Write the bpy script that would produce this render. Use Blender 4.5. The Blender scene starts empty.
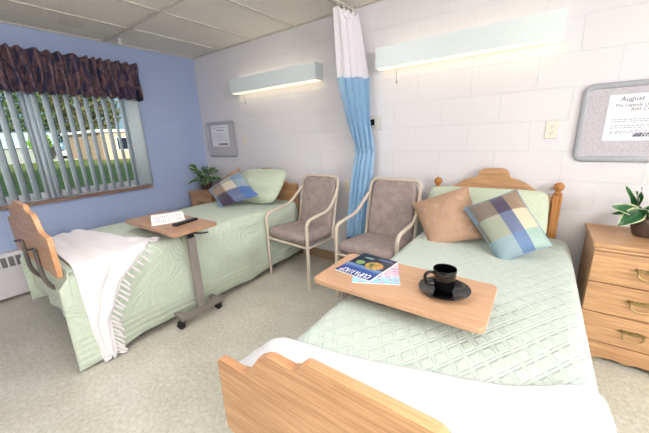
import bpy, bmesh, math, random
from mathutils import Vector, Matrix, noise as mnoise
random.seed(7)
S = bpy.context.scene
COL = S.collection
PI = math.pi

# ---------------------------------------------------------------- camera, world, sun, large lights, exposure
cam_d = bpy.data.cameras.new('camera')
cam = bpy.data.objects.new('camera', cam_d)
COL.objects.link(cam)
cam_d.sensor_width = 36.0
cam_d.lens = 298.4855 / 649.0 * 36.0
cam_d.clip_start = 0.02
cam_d.clip_end = 400
cam.location = (3.9862, -2.622, 1.3839)
cam.rotation_euler = (1.305, 0.0377, 0.6164)
S.camera = cam

W = bpy.data.worlds.new('sky')
S.world = W
W.use_nodes = True
wn = W.node_tree.nodes
bgn = wn['Background']
bgn.inputs['Color'].default_value = (0.52, 0.78, 1.0, 1)
bgn.inputs['Strength'].default_value = 0.75

sun_d = bpy.data.lights.new('sun', 'SUN')
sun_d.energy = 11.0
sun_d.angle = 0.01
sun_d.color = (1, 0.95, 0.86)
sun = bpy.data.objects.new('sun', sun_d)
COL.objects.link(sun)
sun.rotation_euler = Vector((-1.0, 0.35, -0.32)).to_track_quat('-Z', 'Y').to_euler()

def added_ceiling_fill(x, y, power, sx, sy, col=(1.0, 0.985, 0.985)):
    d = bpy.data.lights.new('added_ceiling_fill', 'AREA')
    d.shape = 'RECTANGLE'
    d.size, d.size_y = sx, sy
    d.energy = power
    d.color = col
    o = bpy.data.objects.new('added_ceiling_fill', d)
    COL.objects.link(o)
    o.location = (x, y, 2.40)
    return o
FILL_LIGHTS = [(5.2, -2.9, 6), (2.25, -1.95, 20)]  # added fill lights at the ceiling, out of frame, brightening floor and room
for lx, ly, lp in FILL_LIGHTS:
    added_ceiling_fill(lx, ly, lp, 0.56, 1.14)

# added area light on the right wall, out of frame, is the main light
fd = bpy.data.lights.new('added_key_light', 'AREA')
fd.shape = 'RECTANGLE'
fd.size, fd.size_y = 1.16, 0.36
fd.energy = 125
fd.color = (1.0, 0.99, 1.0)
fo = bpy.data.objects.new('added_key_light', fd)
COL.objects.link(fo)
fo.location = (7.76, -2.75, 2.0)
fo.rotation_euler = (PI / 2, 0, PI / 2)

# added uplight, unseen behind the camera, washes the ceiling
td = bpy.data.lights.new('added_uplight', 'AREA')
td.shape = 'DISK'
td.size = 0.34
td.energy = 180
td.color = (1.0, 0.985, 0.99)
to = bpy.data.objects.new('added_uplight', td)
COL.objects.link(to)
to.location = (4.95, -3.5, 1.66)
to.rotation_euler = (PI, 0, 0)

vs = S.view_settings
vs.view_transform = 'Standard'
vs.look = 'None'
vs.gamma = 1.0
vs.use_curve_mapping = False
vs.exposure = -0.02

# ---------------------------------------------------------------- helpers
def s2l(c):
    c /= 255.0
    return c / 12.92 if c <= 0.04045 else ((c + 0.055) / 1.055) ** 2.4
def rgb(r, g, b):
    return (s2l(r), s2l(g), s2l(b), 1.0)

class NT:
    """small node-tree writer"""
    def __init__(self, name, color=(0.8, 0.8, 0.8, 1), rough=0.6, metal=0.0, spec=0.5):
        self.m = bpy.data.materials.new(name)
        self.m.use_nodes = True
        self.t = self.m.node_tree
        self.b = self.t.nodes['Principled BSDF']
        self.b.inputs['Base Color'].default_value = color
        self.b.inputs['Roughness'].default_value = rough
        self.b.inputs['Metallic'].default_value = metal
        self.b.inputs['Specular IOR Level'].default_value = spec
    def n(self, typ, **kw):
        nd = self.t.nodes.new(typ)
        for k, v in kw.items():
            if k in nd.inputs:
                nd.inputs[k].default_value = v
            else:
                setattr(nd, k, v)
        return nd
    def l(self, a, b):
        self.t.links.new(a, b)
    def coord(self, which='Object', scale=(1, 1, 1), loc=(0, 0, 0), rot=(0, 0, 0)):
        tc = self.n('ShaderNodeTexCoord')
        mp = self.n('ShaderNodeMapping')
        mp.inputs['Scale'].default_value = scale
        mp.inputs['Location'].default_value = loc
        mp.inputs['Rotation'].default_value = rot
        self.l(tc.outputs[which], mp.inputs['Vector'])
        return mp.outputs['Vector']
    def ramp(self, fac, stops, interp='LINEAR'):
        r = self.n('ShaderNodeValToRGB')
        cr = r.color_ramp
        cr.interpolation = interp
        while len(cr.elements) < len(stops):
            cr.elements.new(0.5)
        for e, (p, c) in zip(cr.elements, stops):
            e.position = p
            e.color = c
        self.l(fac, r.inputs['Fac'])
        return r.outputs['Color']
    def math(self, op, a, b=None, c=None):
        nd = self.n('ShaderNodeMath', operation=op)
        for i, v in enumerate((a, b, c)):
            if v is None:
                continue
            if isinstance(v, (int, float)):
                nd.inputs[i].default_value = v
            else:
                self.l(v, nd.inputs[i])
        return nd.outputs[0]
    def base(self, sock):
        self.l(sock, self.b.inputs['Base Color'])
    def bump(self, height, strength=0.3, dist=0.005):
        bp = self.n('ShaderNodeBump', Strength=strength, Distance=dist)
        self.l(height, bp.inputs['Height'])
        self.l(bp.outputs['Normal'], self.b.inputs['Normal'])
    def mix(self, fac, a, b):
        mx = self.n('ShaderNodeMix', data_type='RGBA')
        if isinstance(fac, (int, float)):
            mx.inputs[0].default_value = fac
        else:
            self.l(fac, mx.inputs[0])
        for i, v in ((6, a), (7, b)):
            if isinstance(v, tuple):
                mx.inputs[i].default_value = v
            else:
                self.l(v, mx.inputs[i])
        return mx.outputs[2]

def plain(name, color, rough=0.6, metal=0.0, spec=0.5, grain=0.0, gscale=60, d=0.03):
    k = NT(name, color, rough, metal, spec)
    v = k.coord('Object')
    nz = k.n('ShaderNodeTexNoise', Scale=gscale, Detail=3.0)
    k.l(v, nz.inputs['Vector'])
    c1 = tuple(max(0, x * (1 - d)) for x in color[:3]) + (1,)
    c2 = tuple(min(1, x * (1 + d)) for x in color[:3]) + (1,)
    k.base(k.ramp(nz.outputs['Fac'], [(0.3, c1), (0.7, c2)]))
    if grain:
        k.bump(nz.outputs['Fac'], grain, 0.003)
    return k.m

def blockwall(name, color, axis):
    k = NT(name, color, 0.45, 0, 0.35)
    tc = k.n('ShaderNodeTexCoord')
    sp = k.n('ShaderNodeSeparateXYZ')
    k.l(tc.outputs['Object'], sp.inputs[0])
    cb = k.n('ShaderNodeCombineXYZ')
    h = k.math('SUBTRACT', sp.outputs[axis], 0.0433 if axis == 'X' else 0.046)
    k.l(h, cb.inputs[0])
    k.l(sp.outputs['Z'], cb.inputs[1])
    br = k.n('ShaderNodeTexBrick', offset=0.5, offset_frequency=2, squash=1.0)
    br.inputs['Scale'].default_value = 1.0
    br.inputs['Mortar Size'].default_value = 0.0035
    br.inputs['Mortar Smooth'].default_value = 0.7
    br.inputs['Brick Width'].default_value = 0.4064
    br.inputs['Row Height'].default_value = 0.2032
    k.l(cb.outputs[0], br.inputs['Vector'])
    nz = k.n('ShaderNodeTexNoise', Scale=90.0, Detail=4.0)
    k.l(tc.outputs['Object'], nz.inputs['Vector'])
    hh = k.math('MULTIPLY_ADD', nz.outputs['Fac'], 0.12, k.math('MULTIPLY', br.outputs['Fac'], -1.0))
    k.bump(hh, 0.42, 0.008)
    n2 = k.n('ShaderNodeTexNoise', Scale=1.5, Detail=2.0)
    k.l(tc.outputs['Object'], n2.inputs['Vector'])
    c1 = tuple(x * 0.96 for x in color[:3]) + (1,)
    k.base(k.ramp(n2.outputs['Fac'], [(0.3, c1), (0.7, color)]))
    return k.m

def wood(name, light, dark, axis='X', rough=0.4, scale=1.0):
    k = NT(name, light, rough, 0, 0.4)
    sc = {'X': (1.4, 24, 24), 'Y': (24, 1.4, 24), 'Z': (24, 24, 1.4)}[axis]
    v = k.coord('Object', tuple(s * scale for s in sc))
    n1 = k.n('ShaderNodeTexNoise', Scale=1.6, Detail=5.0, Distortion=0.7)
    k.l(v, n1.inputs['Vector'])
    v2 = k.coord('Object', tuple(s * scale * (5 if s > 2 else 2.5) for s in sc))
    n2 = k.n('ShaderNodeTexNoise', Scale=2.0, Detail=3.0)
    k.l(v2, n2.inputs['Vector'])
    f = k.math('MULTIPLY_ADD', n2.outputs['Fac'], 0.62, k.math('MULTIPLY', n1.outputs['Fac'], 0.42))
    mid = tuple((a + b) / 2 for a, b in zip(light, dark))
    k.base(k.ramp(f, [(0.40, dark), (0.52, mid), (0.62, light)]))
    k.bump(n2.outputs['Fac'], 0.08, 0.001)
    return k.m

def quilt_mat(name, color, pattern):
    k = NT(name, color, 0.75, 0, 0.25)
    k.b.inputs['Sheen Weight'].default_value = 0.2
    tc = k.n('ShaderNodeTexCoord')
    sp = k.n('ShaderNodeSeparateXYZ')
    k.l(tc.outputs['UV'], sp.inputs[0])
    u, v = sp.outputs[0], sp.outputs[1]
    nz = k.n('ShaderNodeTexNoise', Scale=5.0, Detail=3.0)
    k.l(tc.outputs['UV'], nz.inputs['Vector'])
    nf = k.n('ShaderNodeTexNoise', Scale=38.0, Detail=3.0)
    k.l(tc.outputs['UV'], nf.inputs['Vector'])
    def lines(a, width):
        p = k.math('PINGPONG', a, 0.5)
        mr = k.n('ShaderNodeMapRange', interpolation_type='SMOOTHSTEP')
        mr.inputs['From Min'].default_value = 0.0
        mr.inputs['From Max'].default_value = width
        k.l(p, mr.inputs['Value'])
        return mr.outputs[0]
    # diamonds with a double seam
    p1 = k.math('DIVIDE', k.math('ADD', u, k.math('MULTIPLY', v, 0.62)), 0.066)
    p2 = k.math('DIVIDE', k.math('SUBTRACT', u, k.math('MULTIPLY', v, 0.62)), 0.066)
    d1 = k.math('MULTIPLY', lines(p1, 0.16), lines(k.math('ADD', p1, 0.2), 0.12))
    d2 = k.math('MULTIPLY', lines(p2, 0.16), lines(k.math('ADD', p2, 0.2), 0.12))
    dia = k.math('MULTIPLY', d1, d2)
    # echo waves
    vo = k.n('ShaderNodeTexNoise', Scale=2.2, Detail=0.6, Distortion=0.8)
    k.l(tc.outputs['UV'], vo.inputs['Vector'])
    wv = k.math('SINE', k.math('MULTIPLY', vo.outputs['Fac'], 170.0))
    # hem lines
    hm = k.math('SINE', k.math('MULTIPLY', u, 150.0))
    if pattern == 'diamond':
        h = dia
    else:
        m = k.n('ShaderNodeMapRange')
        m.inputs['From Min'].default_value = 0.66
        m.inputs['From Max'].default_value = 0.70
        k.l(u, m.inputs['Value'])
        mx = k.n('ShaderNodeMix', data_type='FLOAT')
        k.l(m.outputs[0], mx.inputs[0])
        k.l(k.math('MULTIPLY', wv, 0.34), mx.inputs[2])
        k.l(k.math('MULTIPLY', hm, 0.34), mx.inputs[3])
        h = mx.outputs[0]
    hh = k.math('ADD', h, k.math('MULTIPLY', nf.outputs['Fac'], 0.7))
    k.bump(hh, 0.5, 0.006 if pattern == 'diamond' else 0.009)
    c1 = tuple(x * 0.93 for x in color[:3]) + (1,)
    k.base(k.ramp(nf.outputs['Fac'], [(0.3, c1), (0.7, color)]))
    return k.m

def plaid_mat(name, rows, us, vs_):
    k = NT(name, (0.5, 0.5, 0.5, 1), 0.45, 0, 0.4)
    k.b.inputs['Sheen Weight'].default_value = 0.3
    tc = k.n('ShaderNodeTexCoord')
    sp = k.n('ShaderNodeSeparateXYZ')
    k.l(tc.outputs['UV'], sp.inputs[0])
    cols = []
    for r in rows:
        cols.append(k.ramp(sp.outputs[0], [(p, c) for p, c in zip([0.0] + us, r)], 'CONSTANT'))
    c = cols[0]
    for th, cc in zip(vs_, cols[1:]):
        c = k.mix(k.math('GREATER_THAN', sp.outputs[1], th), c, cc)
    w = k.n('ShaderNodeTexWave', Scale=60.0, Distortion=1.0)
    k.l(tc.outputs['UV'], w.inputs['Vector'])
    k.base(c)
    k.bump(w.outputs['Fac'], 0.08, 0.002)
    return k.m

def finish(bm, ang=38):
    bmesh.ops.recalc_face_normals(bm, faces=bm.faces)
    for f in bm.faces:
        f.smooth = True
    for e in bm.edges:
        if len(e.link_faces) == 2 and e.calc_face_angle(0) > math.radians(ang):
            e.smooth = False

def obj(name, bm, mat, parent=None, bevel=0, seg=2, solid=0, sub=0, loc=None, ang=38, recalc=True):
    """link bm as ONE mesh object; bm is in world coordinates when the parent is unrotated"""
    if recalc:
        finish(bm, ang)
    else:
        for f in bm.faces:
            f.smooth = True
    off = Vector((0, 0, 0))
    if parent is not None:
        p = parent
        while p is not None:
            off += p.location
            p = p.parent
    elif loc is None:
        xs = [v.co for v in bm.verts]
        mn = Vector((min(c.x for c in xs), min(c.y for c in xs), min(c.z for c in xs)))
        mx = Vector((max(c.x for c in xs), max(c.y for c in xs), max(c.z for c in xs)))
        off = Vector(((mn.x + mx.x) / 2, (mn.y + mx.y) / 2, mn.z))
    else:
        off = Vector(loc)
    for v in bm.verts:
        v.co -= off
    me = bpy.data.meshes.new(name)
    bm.to_mesh(me)
    bm.free()
    for m in (mat if isinstance(mat, (list, tuple)) else [mat]):
        me.materials.append(m)
    o = bpy.data.objects.new(name, me)
    COL.objects.link(o)
    if parent is not None:
        o.parent = parent
    else:
        o.location = off
    if solid:
        md = o.modifiers.new('solidify', 'SOLIDIFY')
        md.thickness = solid
        md.offset = 0
    if bevel:
        md = o.modifiers.new('bevel', 'BEVEL')
        md.width = bevel
        md.segments = seg
        md.limit_method = 'ANGLE'
        md.angle_limit = math.radians(40)
        md.harden_normals = True
    if sub:
        md = o.modifiers.new('sub', 'SUBSURF')
        md.levels = md.render_levels = sub
    return o

def thing(name, label, cat, loc, group=None, kind=None):
    o = bpy.data.objects.new(name, None)
    COL.objects.link(o)
    o.location = loc
    o.empty_display_size = 0.1
    return tag(o, label, cat, group, kind)
def tag(o, label, cat, group=None, kind=None):
    o['label'] = label
    o['category'] = cat
    if group:
        o['group'] = group
    if kind:
        o['kind'] = kind
    return o
def struct(o):
    o['kind'] = 'structure'
    return o
def dup(root, loc, rotz=None, label=None, group=None):
    r = root.copy()
    COL.objects.link(r)
    r.location = loc
    if rotz is not None:
        r.rotation_euler = (0, 0, rotz)
    if label:
        r['label'] = label
    if group:
        r['group'] = group
    for ch in list(root.children):
        c = ch.copy()
        COL.objects.link(c)
        c.parent = r
        for g in list(ch.children):
            d = g.copy()
            COL.objects.link(d)
            d.parent = c
    return r

def B():
    return bmesh.new()
def box(bm, x0, x1, y0, y1, z0, z1, mi=0):
    vs8 = [bm.verts.new((x, y, z)) for x in (x0, x1) for y in (y0, y1) for z in (z0, z1)]
    for q in ((0, 1, 3, 2), (4, 6, 7, 5), (0, 4, 5, 1), (2, 3, 7, 6), (0, 2, 6, 4), (1, 5, 7, 3)):
        f = bm.faces.new([vs8[i] for i in q])
        f.material_index = mi
    return bm
def prism(bm, pts, d, mi=0):
    """closed outline of 3-D points swept by vector d"""
    d = Vector(d)
    a = [bm.verts.new(Vector(p)) for p in pts]
    b = [bm.verts.new(Vector(p) + d) for p in pts]
    n = len(pts)
    fs = [bm.faces.new(a), bm.faces.new(list(reversed(b)))]
    for i in range(n):
        fs.append(bm.faces.new((a[i], b[i], b[(i + 1) % n], a[(i + 1) % n])))
    for f in fs:
        f.material_index = mi
    return bm
def lathe(bm, prof, c, n=28, mi=0, axis='Z'):
    c = Vector(c)
    rings = []
    for r, z in prof:
        ring = []
        for i in range(n):
            a = 2 * PI * i / n
            p = Vector((r * math.cos(a), r * math.sin(a), z))
            if axis == 'X':
                p = Vector((p.z, p.x, p.y))
            elif axis == 'Y':
                p = Vector((p.x, p.z, p.y))
            ring.append(bm.verts.new(c + p))
        rings.append(ring)
    for a, b in zip(rings, rings[1:]):
        for i in range(n):
            f = bm.faces.new((a[i], a[(i + 1) % n], b[(i + 1) % n], b[i]))
            f.material_index = mi
    for ring, rev in ((rings[0], True), (rings[-1], False)):
        f = bm.faces.new(list(reversed(ring)) if rev else ring)
        f.material_index = mi
    return bm
def smooth_path(pts, k=6):
    pts = [Vector(p) for p in pts]
    out = []
    n = len(pts)
    for i in range(n - 1):
        p0, p1, p2, p3 = pts[max(i - 1, 0)], pts[i], pts[i + 1], pts[min(i + 2, n - 1)]
        for j in range(k):
            t = j / k
            out.append(0.5 * ((2 * p1) + (p2 - p0) * t + (2 * p0 - 5 * p1 + 4 * p2 - p3) * t * t + (3 * p1 - p0 - 3 * p2 + p3) * t ** 3))
    out.append(pts[-1])
    return out
def fillet(pts, r, k=6):
    """round the inner corners of a polyline"""
    pts = [Vector(p) for p in pts]
    out = [pts[0]]
    for a, b, c in zip(pts, pts[1:], pts[2:]):
        u, v = (a - b), (c - b)
        rr = min(r, u.length * 0.49, v.length * 0.49)
        p, q = b + u.normalized() * rr, b + v.normalized() * rr
        for j in range(k + 1):
            t = j / k
            out.append((1 - t) ** 2 * p + 2 * t * (1 - t) * b + t * t * q)
    out.append(pts[-1])
    return out
def tube(bm, pts, r, n=10, ry=None, closed=False, mi=0, up=None, taper=None):
    """sweep an ellipse (or rounded bar) along a polyline"""
    pts = [Vector(p) for p in pts]
    m = len(pts)
    rings = []
    prev = None
    for i, p in enumerate(pts):
        if closed:
            t = pts[(i + 1) % m] - pts[i - 1]
        else:
            t = pts[min(i + 1, m - 1)] - pts[max(i - 1, 0)]
        t.normalize()
        if prev is None:
            ref = Vector(up) if up else (Vector((0, 0, 1)) if abs(t.z) < 0.9 else Vector((1, 0, 0)))
        else:
            ref = prev
        s = (ref - t * ref.dot(t))
        if s.length < 1e-6:
            s = t.orthogonal()
        s.normalize()
        prev = s
        q = t.cross(s)
        k = taper(i / (m - 1)) if taper else 1.0
        rings.append([bm.verts.new(p + s * ((ry or r) * k * math.cos(2 * PI * j / n)) + q * (r * k * math.sin(2 * PI * j / n))) for j in range(n)])
    pairs = list(zip(rings, rings[1:]))
    if closed:
        pairs.append((rings[-1], rings[0]))
    for a, b in pairs:
        for j in range(n):
            f = bm.faces.new((a[j], a[(j + 1) % n], b[(j + 1) % n], b[j]))
            f.material_index = mi
    if not closed:
        bm.faces.new(list(reversed(rings[0]))).material_index = mi
        bm.faces.new(rings[-1]).material_index = mi
    return bm
def grid(bm, fn, nu, nv, uvfn=None, mi=0):
    uvl = bm.loops.layers.uv.verify()
    vv = [[bm.verts.new(fn(i / nu, j / nv)) for j in range(nv + 1)] for i in range(nu + 1)]
    for i in range(nu):
        for j in range(nv):
            ids = ((i, j), (i + 1, j), (i + 1, j + 1), (i, j + 1))
            try:
                f = bm.faces.new([vv[a][b] for a, b in ids])
            except ValueError:
                continue
            f.material_index = mi
            for lp, (a, b) in zip(f.loops, ids):
                lp[uvl].uv = uvfn(a / nu, b / nv) if uvfn else (a / nu, b / nv)
    return bm
def lerp(a, b, t):
    return a + (b - a) * t
def pw(pts, t):
    """piecewise-linear value through (t, v) pairs; v a number or tuple"""
    if t <= pts[0][0]:
        return pts[0][1]
    for (t0, v0), (t1, v1) in zip(pts, pts[1:]):
        if t <= t1:
            k = (t - t0) / (t1 - t0)
            if isinstance(v0, (int, float)):
                return lerp(v0, v1, k)
            return tuple(lerp(a, b, k) for a, b in zip(v0, v1))
    return pts[-1][1]
def nz(x, y, z=0.0):
    return mnoise.noise(Vector((x, y, z)))

def text_mesh(name, body, size, mat, parent, origin, right, up, align='LEFT', shear=0.0, thick=0.0004):
    cu = bpy.data.curves.new(name, 'FONT')
    cu.body = body
    cu.size = size
    cu.align_x = align
    cu.shear = shear
    cu.extrude = thick
    cu.resolution_u = 3
    tmp = bpy.data.objects.new(name, cu)
    COL.objects.link(tmp)
    dg = bpy.context.evaluated_depsgraph_get()
    me = bpy.data.meshes.new_from_object(tmp.evaluated_get(dg))
    bpy.data.objects.remove(tmp)
    me.materials.clear()
    me.materials.append(mat)
    r, u = Vector(right).normalized(), Vector(up).normalized()
    n = r.cross(u)
    M = Matrix((r, u, n)).transposed().to_4x4()
    off = Vector((0, 0, 0))
    p = parent
    while p is not None:
        off += p.location
        p = p.parent
    M.translation = Vector(origin) - off
    me.transform(M)
    o = bpy.data.objects.new(name, me)
    COL.objects.link(o)
    o.parent = parent
    return o

# ---------------------------------------------------------------- materials
M = {}
M['blue_wall'] = blockwall('blue_block_paint', rgb(162, 178, 214), 'Y')
M['white_wall'] = blockwall('white_block_paint', rgb(227, 226, 232), 'X')
M['plain_wall'] = plain('pale_wall_paint', rgb(228, 222, 222), 0.6)
M['tan_base'] = plain('tan_vinyl_base', rgb(158, 130, 104), 0.5)
M['white_paint'] = plain('white_paint', rgb(232, 234, 236), 0.4)
M['frame_white'] = plain('white_window_frame', rgb(230, 230, 236), 0.4)
M['sill'] = wood('brown_sill_wood', rgb(150, 118, 104), rgb(110, 84, 76), 'Y')
M['oak'] = wood('light_oak', rgb(202, 160, 120), rgb(168, 126, 88), 'X', 0.38)
M['oak_v'] = wood('light_oak_upright', rgb(202, 160, 120), rgb(168, 126, 88), 'Z', 0.38)
M['oak_edge'] = wood('oak_edge_banding', rgb(216, 164, 124), rgb(200, 146, 106), 'X', 0.35)
M['golden_oak'] = wood('varnished_golden_oak', rgb(196, 140, 84), rgb(150, 96, 50), 'Z', 0.22)
M['laminate'] = wood('oak_laminate', rgb(204, 164, 132), rgb(192, 150, 117), 'X', 0.35)
M['laminate_dk'] = wood('brown_oak_laminate', rgb(186, 146, 116), rgb(166, 126, 98), 'X', 0.35)
M['chair_frame'] = plain('beige_enamel', rgb(208, 195, 180), 0.35)
M['chair_leg'] = M['chair_frame']
M['grey_steel'] = plain('grey_painted_steel', rgb(138, 130, 126), 0.4)
M['dark_steel'] = plain('dark_bracket_steel', rgb(112, 104, 102), 0.42, 0.3)
M['black_plastic'] = plain('black_plastic', rgb(26, 26, 30), 0.35)
M['black_glaze'] = plain('black_glaze', rgb(8, 8, 10), 0.06, 0, 0.6)
M['coffee'] = plain('coffee', rgb(20, 12, 8), 0.05)
M['quilt_far'] = quilt_mat('green_quilt_echo', rgb(198, 210, 193), 'echo')
M['quilt_near'] = quilt_mat('green_quilt_diamond', rgb(200, 213, 206), 'diamond')
M['sham'] = quilt_mat('green_sham_fabric', rgb(202, 214, 192), 'diamond')
M['mattress'] = plain('mattress_ticking', rgb(215, 220, 225), 0.8)
M['tan_pillow'] = plain('tan_faux_suede', rgb(180, 148, 124), 0.8, 0, 0.2, 0.15, 120)
M['embroidery'] = plain('pale_pink_thread', rgb(206, 174, 158), 0.7)
M['tag_white'] = plain('white_tag', rgb(240, 240, 236), 0.7)
M['blue_cloth'] = plain('blue_curtain_cloth', rgb(156, 192, 222), 0.75, 0, 0.2, 0.1, 200)
M['navy'] = plain('navy_trim', rgb(40, 56, 104), 0.7)
M['brass'] = plain('antique_brass', rgb(158, 136, 92), 0.34, 0.9)
M['sconce'] = plain('white_enamel_steel', rgb(230, 241, 244), 0.3, d=0.005)
M['ivory'] = plain('ivory_plastic', rgb(228, 224, 212), 0.35)
M['grey_plastic'] = plain('grey_plastic', rgb(210, 208, 204), 0.4)
M['board_frame'] = plain('grey_board_frame', rgb(164, 168, 176), 0.35)
M['paper'] = plain('white_paper', rgb(238, 240, 248), 0.8)
M['page'] = plain('book_pages', rgb(244, 244, 238), 0.8)
M['ink'] = plain('black_ink', rgb(48, 46, 62), 0.7)
M['pale_ink'] = plain('grey_ink', rgb(178, 178, 196), 0.7)
M['ink_dark'] = plain('printed_black', rgb(30, 30, 34), 0.7)
M['pot'] = plain('dark_brown_ceramic', rgb(84, 66, 60), 0.35)
M['soil'] = plain('potting_soil', rgb(50, 38, 30), 0.95)
M['stem'] = plain('green_stem', rgb(92, 120, 64), 0.5)
M['pane_dark'] = plain('dark_display', rgb(26, 30, 42), 0.15)
M['slot'] = plain('dark_slot', rgb(104, 104, 108), 0.7)
M['heater'] = plain('grey_enamel_heater', rgb(204, 202, 206), 0.4)
M['concrete'] = plain('pale_concrete', rgb(190, 186, 176), 0.9)

def m_floor():
    k = NT('speckled_vinyl_tile', rgb(190, 188, 172), 0.32, 0, 0.4)
    v = k.coord('Object')
    a = k.n('ShaderNodeTexNoise', Scale=45.0, Detail=6.0, Roughness=0.75)
    k.l(v, a.inputs['Vector'])
    b = k.n('ShaderNodeTexNoise', Scale=3.0, Detail=2.0)
    k.l(v, b.inputs['Vector'])
    f = k.math('MULTIPLY_ADD', b.outputs['Fac'], 0.25, k.math('MULTIPLY', a.outputs['Fac'], 0.75))
    c = k.ramp(f, [(0.36, rgb(176, 172, 156)), (0.5, rgb(198, 195, 182)), (0.62, rgb(214, 212, 203))])
    br = k.n('ShaderNodeTexBrick', offset=0.0, squash=1.0)
    br.inputs['Scale'].default_value = 1.0
    br.inputs['Brick Width'].default_value = 0.3048
    br.inputs['Row Height'].default_value = 0.3048
    br.inputs['Mortar Size'].default_value = 0.0012
    br.inputs['Mortar Smooth'].default_value = 0.5
    k.l(v, br.inputs['Vector'])
    k.base(k.mix(k.math('MULTIPLY', br.outputs['Fac'], 0.25), c, rgb(150, 146, 128)))
    return k.m
M['floor'] = m_floor()

def m_ceil():
    k = NT('acoustic_ceiling_tile', rgb(214, 208, 196), 0.9, 0, 0.1)
    v = k.coord('Object')
    a = k.n('ShaderNodeTexNoise', Scale=70.0, Detail=5.0, Roughness=0.7)
    k.l(v, a.inputs['Vector'])
    w = k.n('ShaderNodeTexVoronoi', Scale=55.0)
    k.l(v, w.inputs['Vector'])
    h = k.math('ADD', a.outputs['Fac'], k.math('MULTIPLY', w.outputs['Distance'], 0.5))
    c = k.ramp(a.outputs['Fac'], [(0.35, rgb(220, 216, 207)), (0.62, rgb(238, 235, 228))])
    # an old ring-shaped water stain near the window
    ds = k.n('ShaderNodeVectorMath', operation='DISTANCE')
    k.l(v, ds.inputs[0])
    ds.inputs[1].default_value = (0.36, -1.42, 0.0)
    r = k.ramp(ds.outputs['Value'], [(0.0, (0.12, 0.12, 0.12, 1)), (0.085, (0.4, 0.4, 0.4, 1)), (0.115, (0, 0, 0, 1))])
    sv = k.math('MULTIPLY', r, 0.5)
    k.base(k.mix(sv, c, rgb(150, 134, 112)))
    k.bump(h, 0.35, 0.004)
    return k.m
M['ceil'] = m_ceil()
M['uplight_metal'] = plain('brushed_uplight_metal', rgb(170, 168, 164), 0.3, 0.8)
M['ceil_grid'] = plain('ceiling_grid_metal', rgb(196, 190, 180), 0.5)

def m_vinyl():
    k = NT('mauve_mottled_vinyl', rgb(160, 138, 132), 0.48, 0, 0.4)
    v = k.coord('Object')
    a = k.n('ShaderNodeTexNoise', Scale=16.0, Detail=6.0, Roughness=0.7, Distortion=0.6)
    k.l(v, a.inputs['Vector'])
    k.base(k.ramp(a.outputs['Fac'], [(0.3, rgb(142, 126, 126)), (0.48, rgb(158, 142, 140)), (0.64, rgb(172, 156, 150))]))
    k.bump(a.outputs['Fac'], 0.15, 0.002)
    return k.m
M['vinyl'] = m_vinyl()

def m_throw(col):
    k = NT('white_knit_throw', col, 0.85, 0, 0.15)
    k.b.inputs['Sheen Weight'].default_value = 0.3
    v = k.coord('UV', (240, 90, 1))
    w = k.n('ShaderNodeTexNoise', Scale=1.0, Detail=4.0)
    k.l(v, w.inputs['Vector'])
    k.bump(w.outputs['Fac'], 0.3, 0.004)
    return k.m
M['throw'] = m_throw(rgb(240, 236, 240))
M['throw_near'] = m_throw(rgb(232, 232, 236))

def m_valance():
    k = NT('navy_rust_print', rgb(70, 50, 60), 0.7, 0, 0.2)
    v = k.coord('UV', (1.3, 0.75, 1))
    a = k.n('ShaderNodeTexNoise', Scale=13.0, Detail=6.0, Roughness=0.72, Distortion=1.0)
    k.l(v, a.inputs['Vector'])
    k.base(k.ramp(a.outputs['Fac'], [(0.36, rgb(40, 46, 76)), (0.46, rgb(58, 58, 82)), (0.5, rgb(92, 74, 84)),
                                     (0.56, rgb(136, 106, 106)), (0.61, rgb(82, 70, 80)), (0.68, rgb(50, 54, 82))]))
    return k.m
M['valance'] = m_valance()

def m_mesh():
    k = NT('white_net_mesh', rgb(238, 232, 244), 0.8, 0, 0.2)
    v = k.coord('UV', (110, 110, 1))
    w = k.n('ShaderNodeTexVoronoi', Scale=1.0)
    k.l(v, w.inputs['Vector'])
    k.base(k.ramp(w.outputs['Distance'], [(0.0, rgb(222, 218, 234)), (0.45, rgb(247, 244, 251))]))
    k.b.inputs['Transmission Weight'].default_value = 0.0
    k.b.inputs['Alpha'].default_value = 0.93
    return k.m
M['net'] = m_mesh()

def m_board():
    k = NT('grey_woven_board', rgb(190, 188, 196), 0.85, 0, 0.2)
    v = k.coord('Object', (1, 1, 1))
    w = k.n('ShaderNodeTexNoise', Scale=220.0, Detail=2.0)
    k.l(v, w.inputs['Vector'])
    k.base(k.ramp(w.outputs['Fac'], [(0.35, rgb(176, 172, 182)), (0.65, rgb(206, 203, 210))]))
    return k.m
M['board'] = m_board()

def m_leaf():
    k = NT('variegated_leaf', rgb(40, 90, 50), 0.35, 0, 0.5)
    tc = k.n('ShaderNodeTexCoord')
    sp = k.n('ShaderNodeSeparateXYZ')
    k.l(tc.outputs['UV'], sp.inputs[0])
    e = k.math('ABSOLUTE', k.math('SUBTRACT', sp.outputs[0], 0.5))
    n_ = k.n('ShaderNodeTexNoise', Scale=6.0, Detail=3.0)
    k.l(tc.outputs['UV'], n_.inputs['Vector'])
    f = k.math('ADD', e, k.math('MULTIPLY', k.math('SUBTRACT', n_.outputs['Fac'], 0.5), 0.25))
    k.base(k.ramp(f, [(0.0, rgb(66, 120, 66)), (0.06, rgb(30, 84, 46)), (0.36, rgb(36, 92, 52)), (0.43, rgb(196, 212, 164)), (0.5, rgb(224, 230, 200))]))
    return k.m
M['leaf'] = m_leaf()

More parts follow.
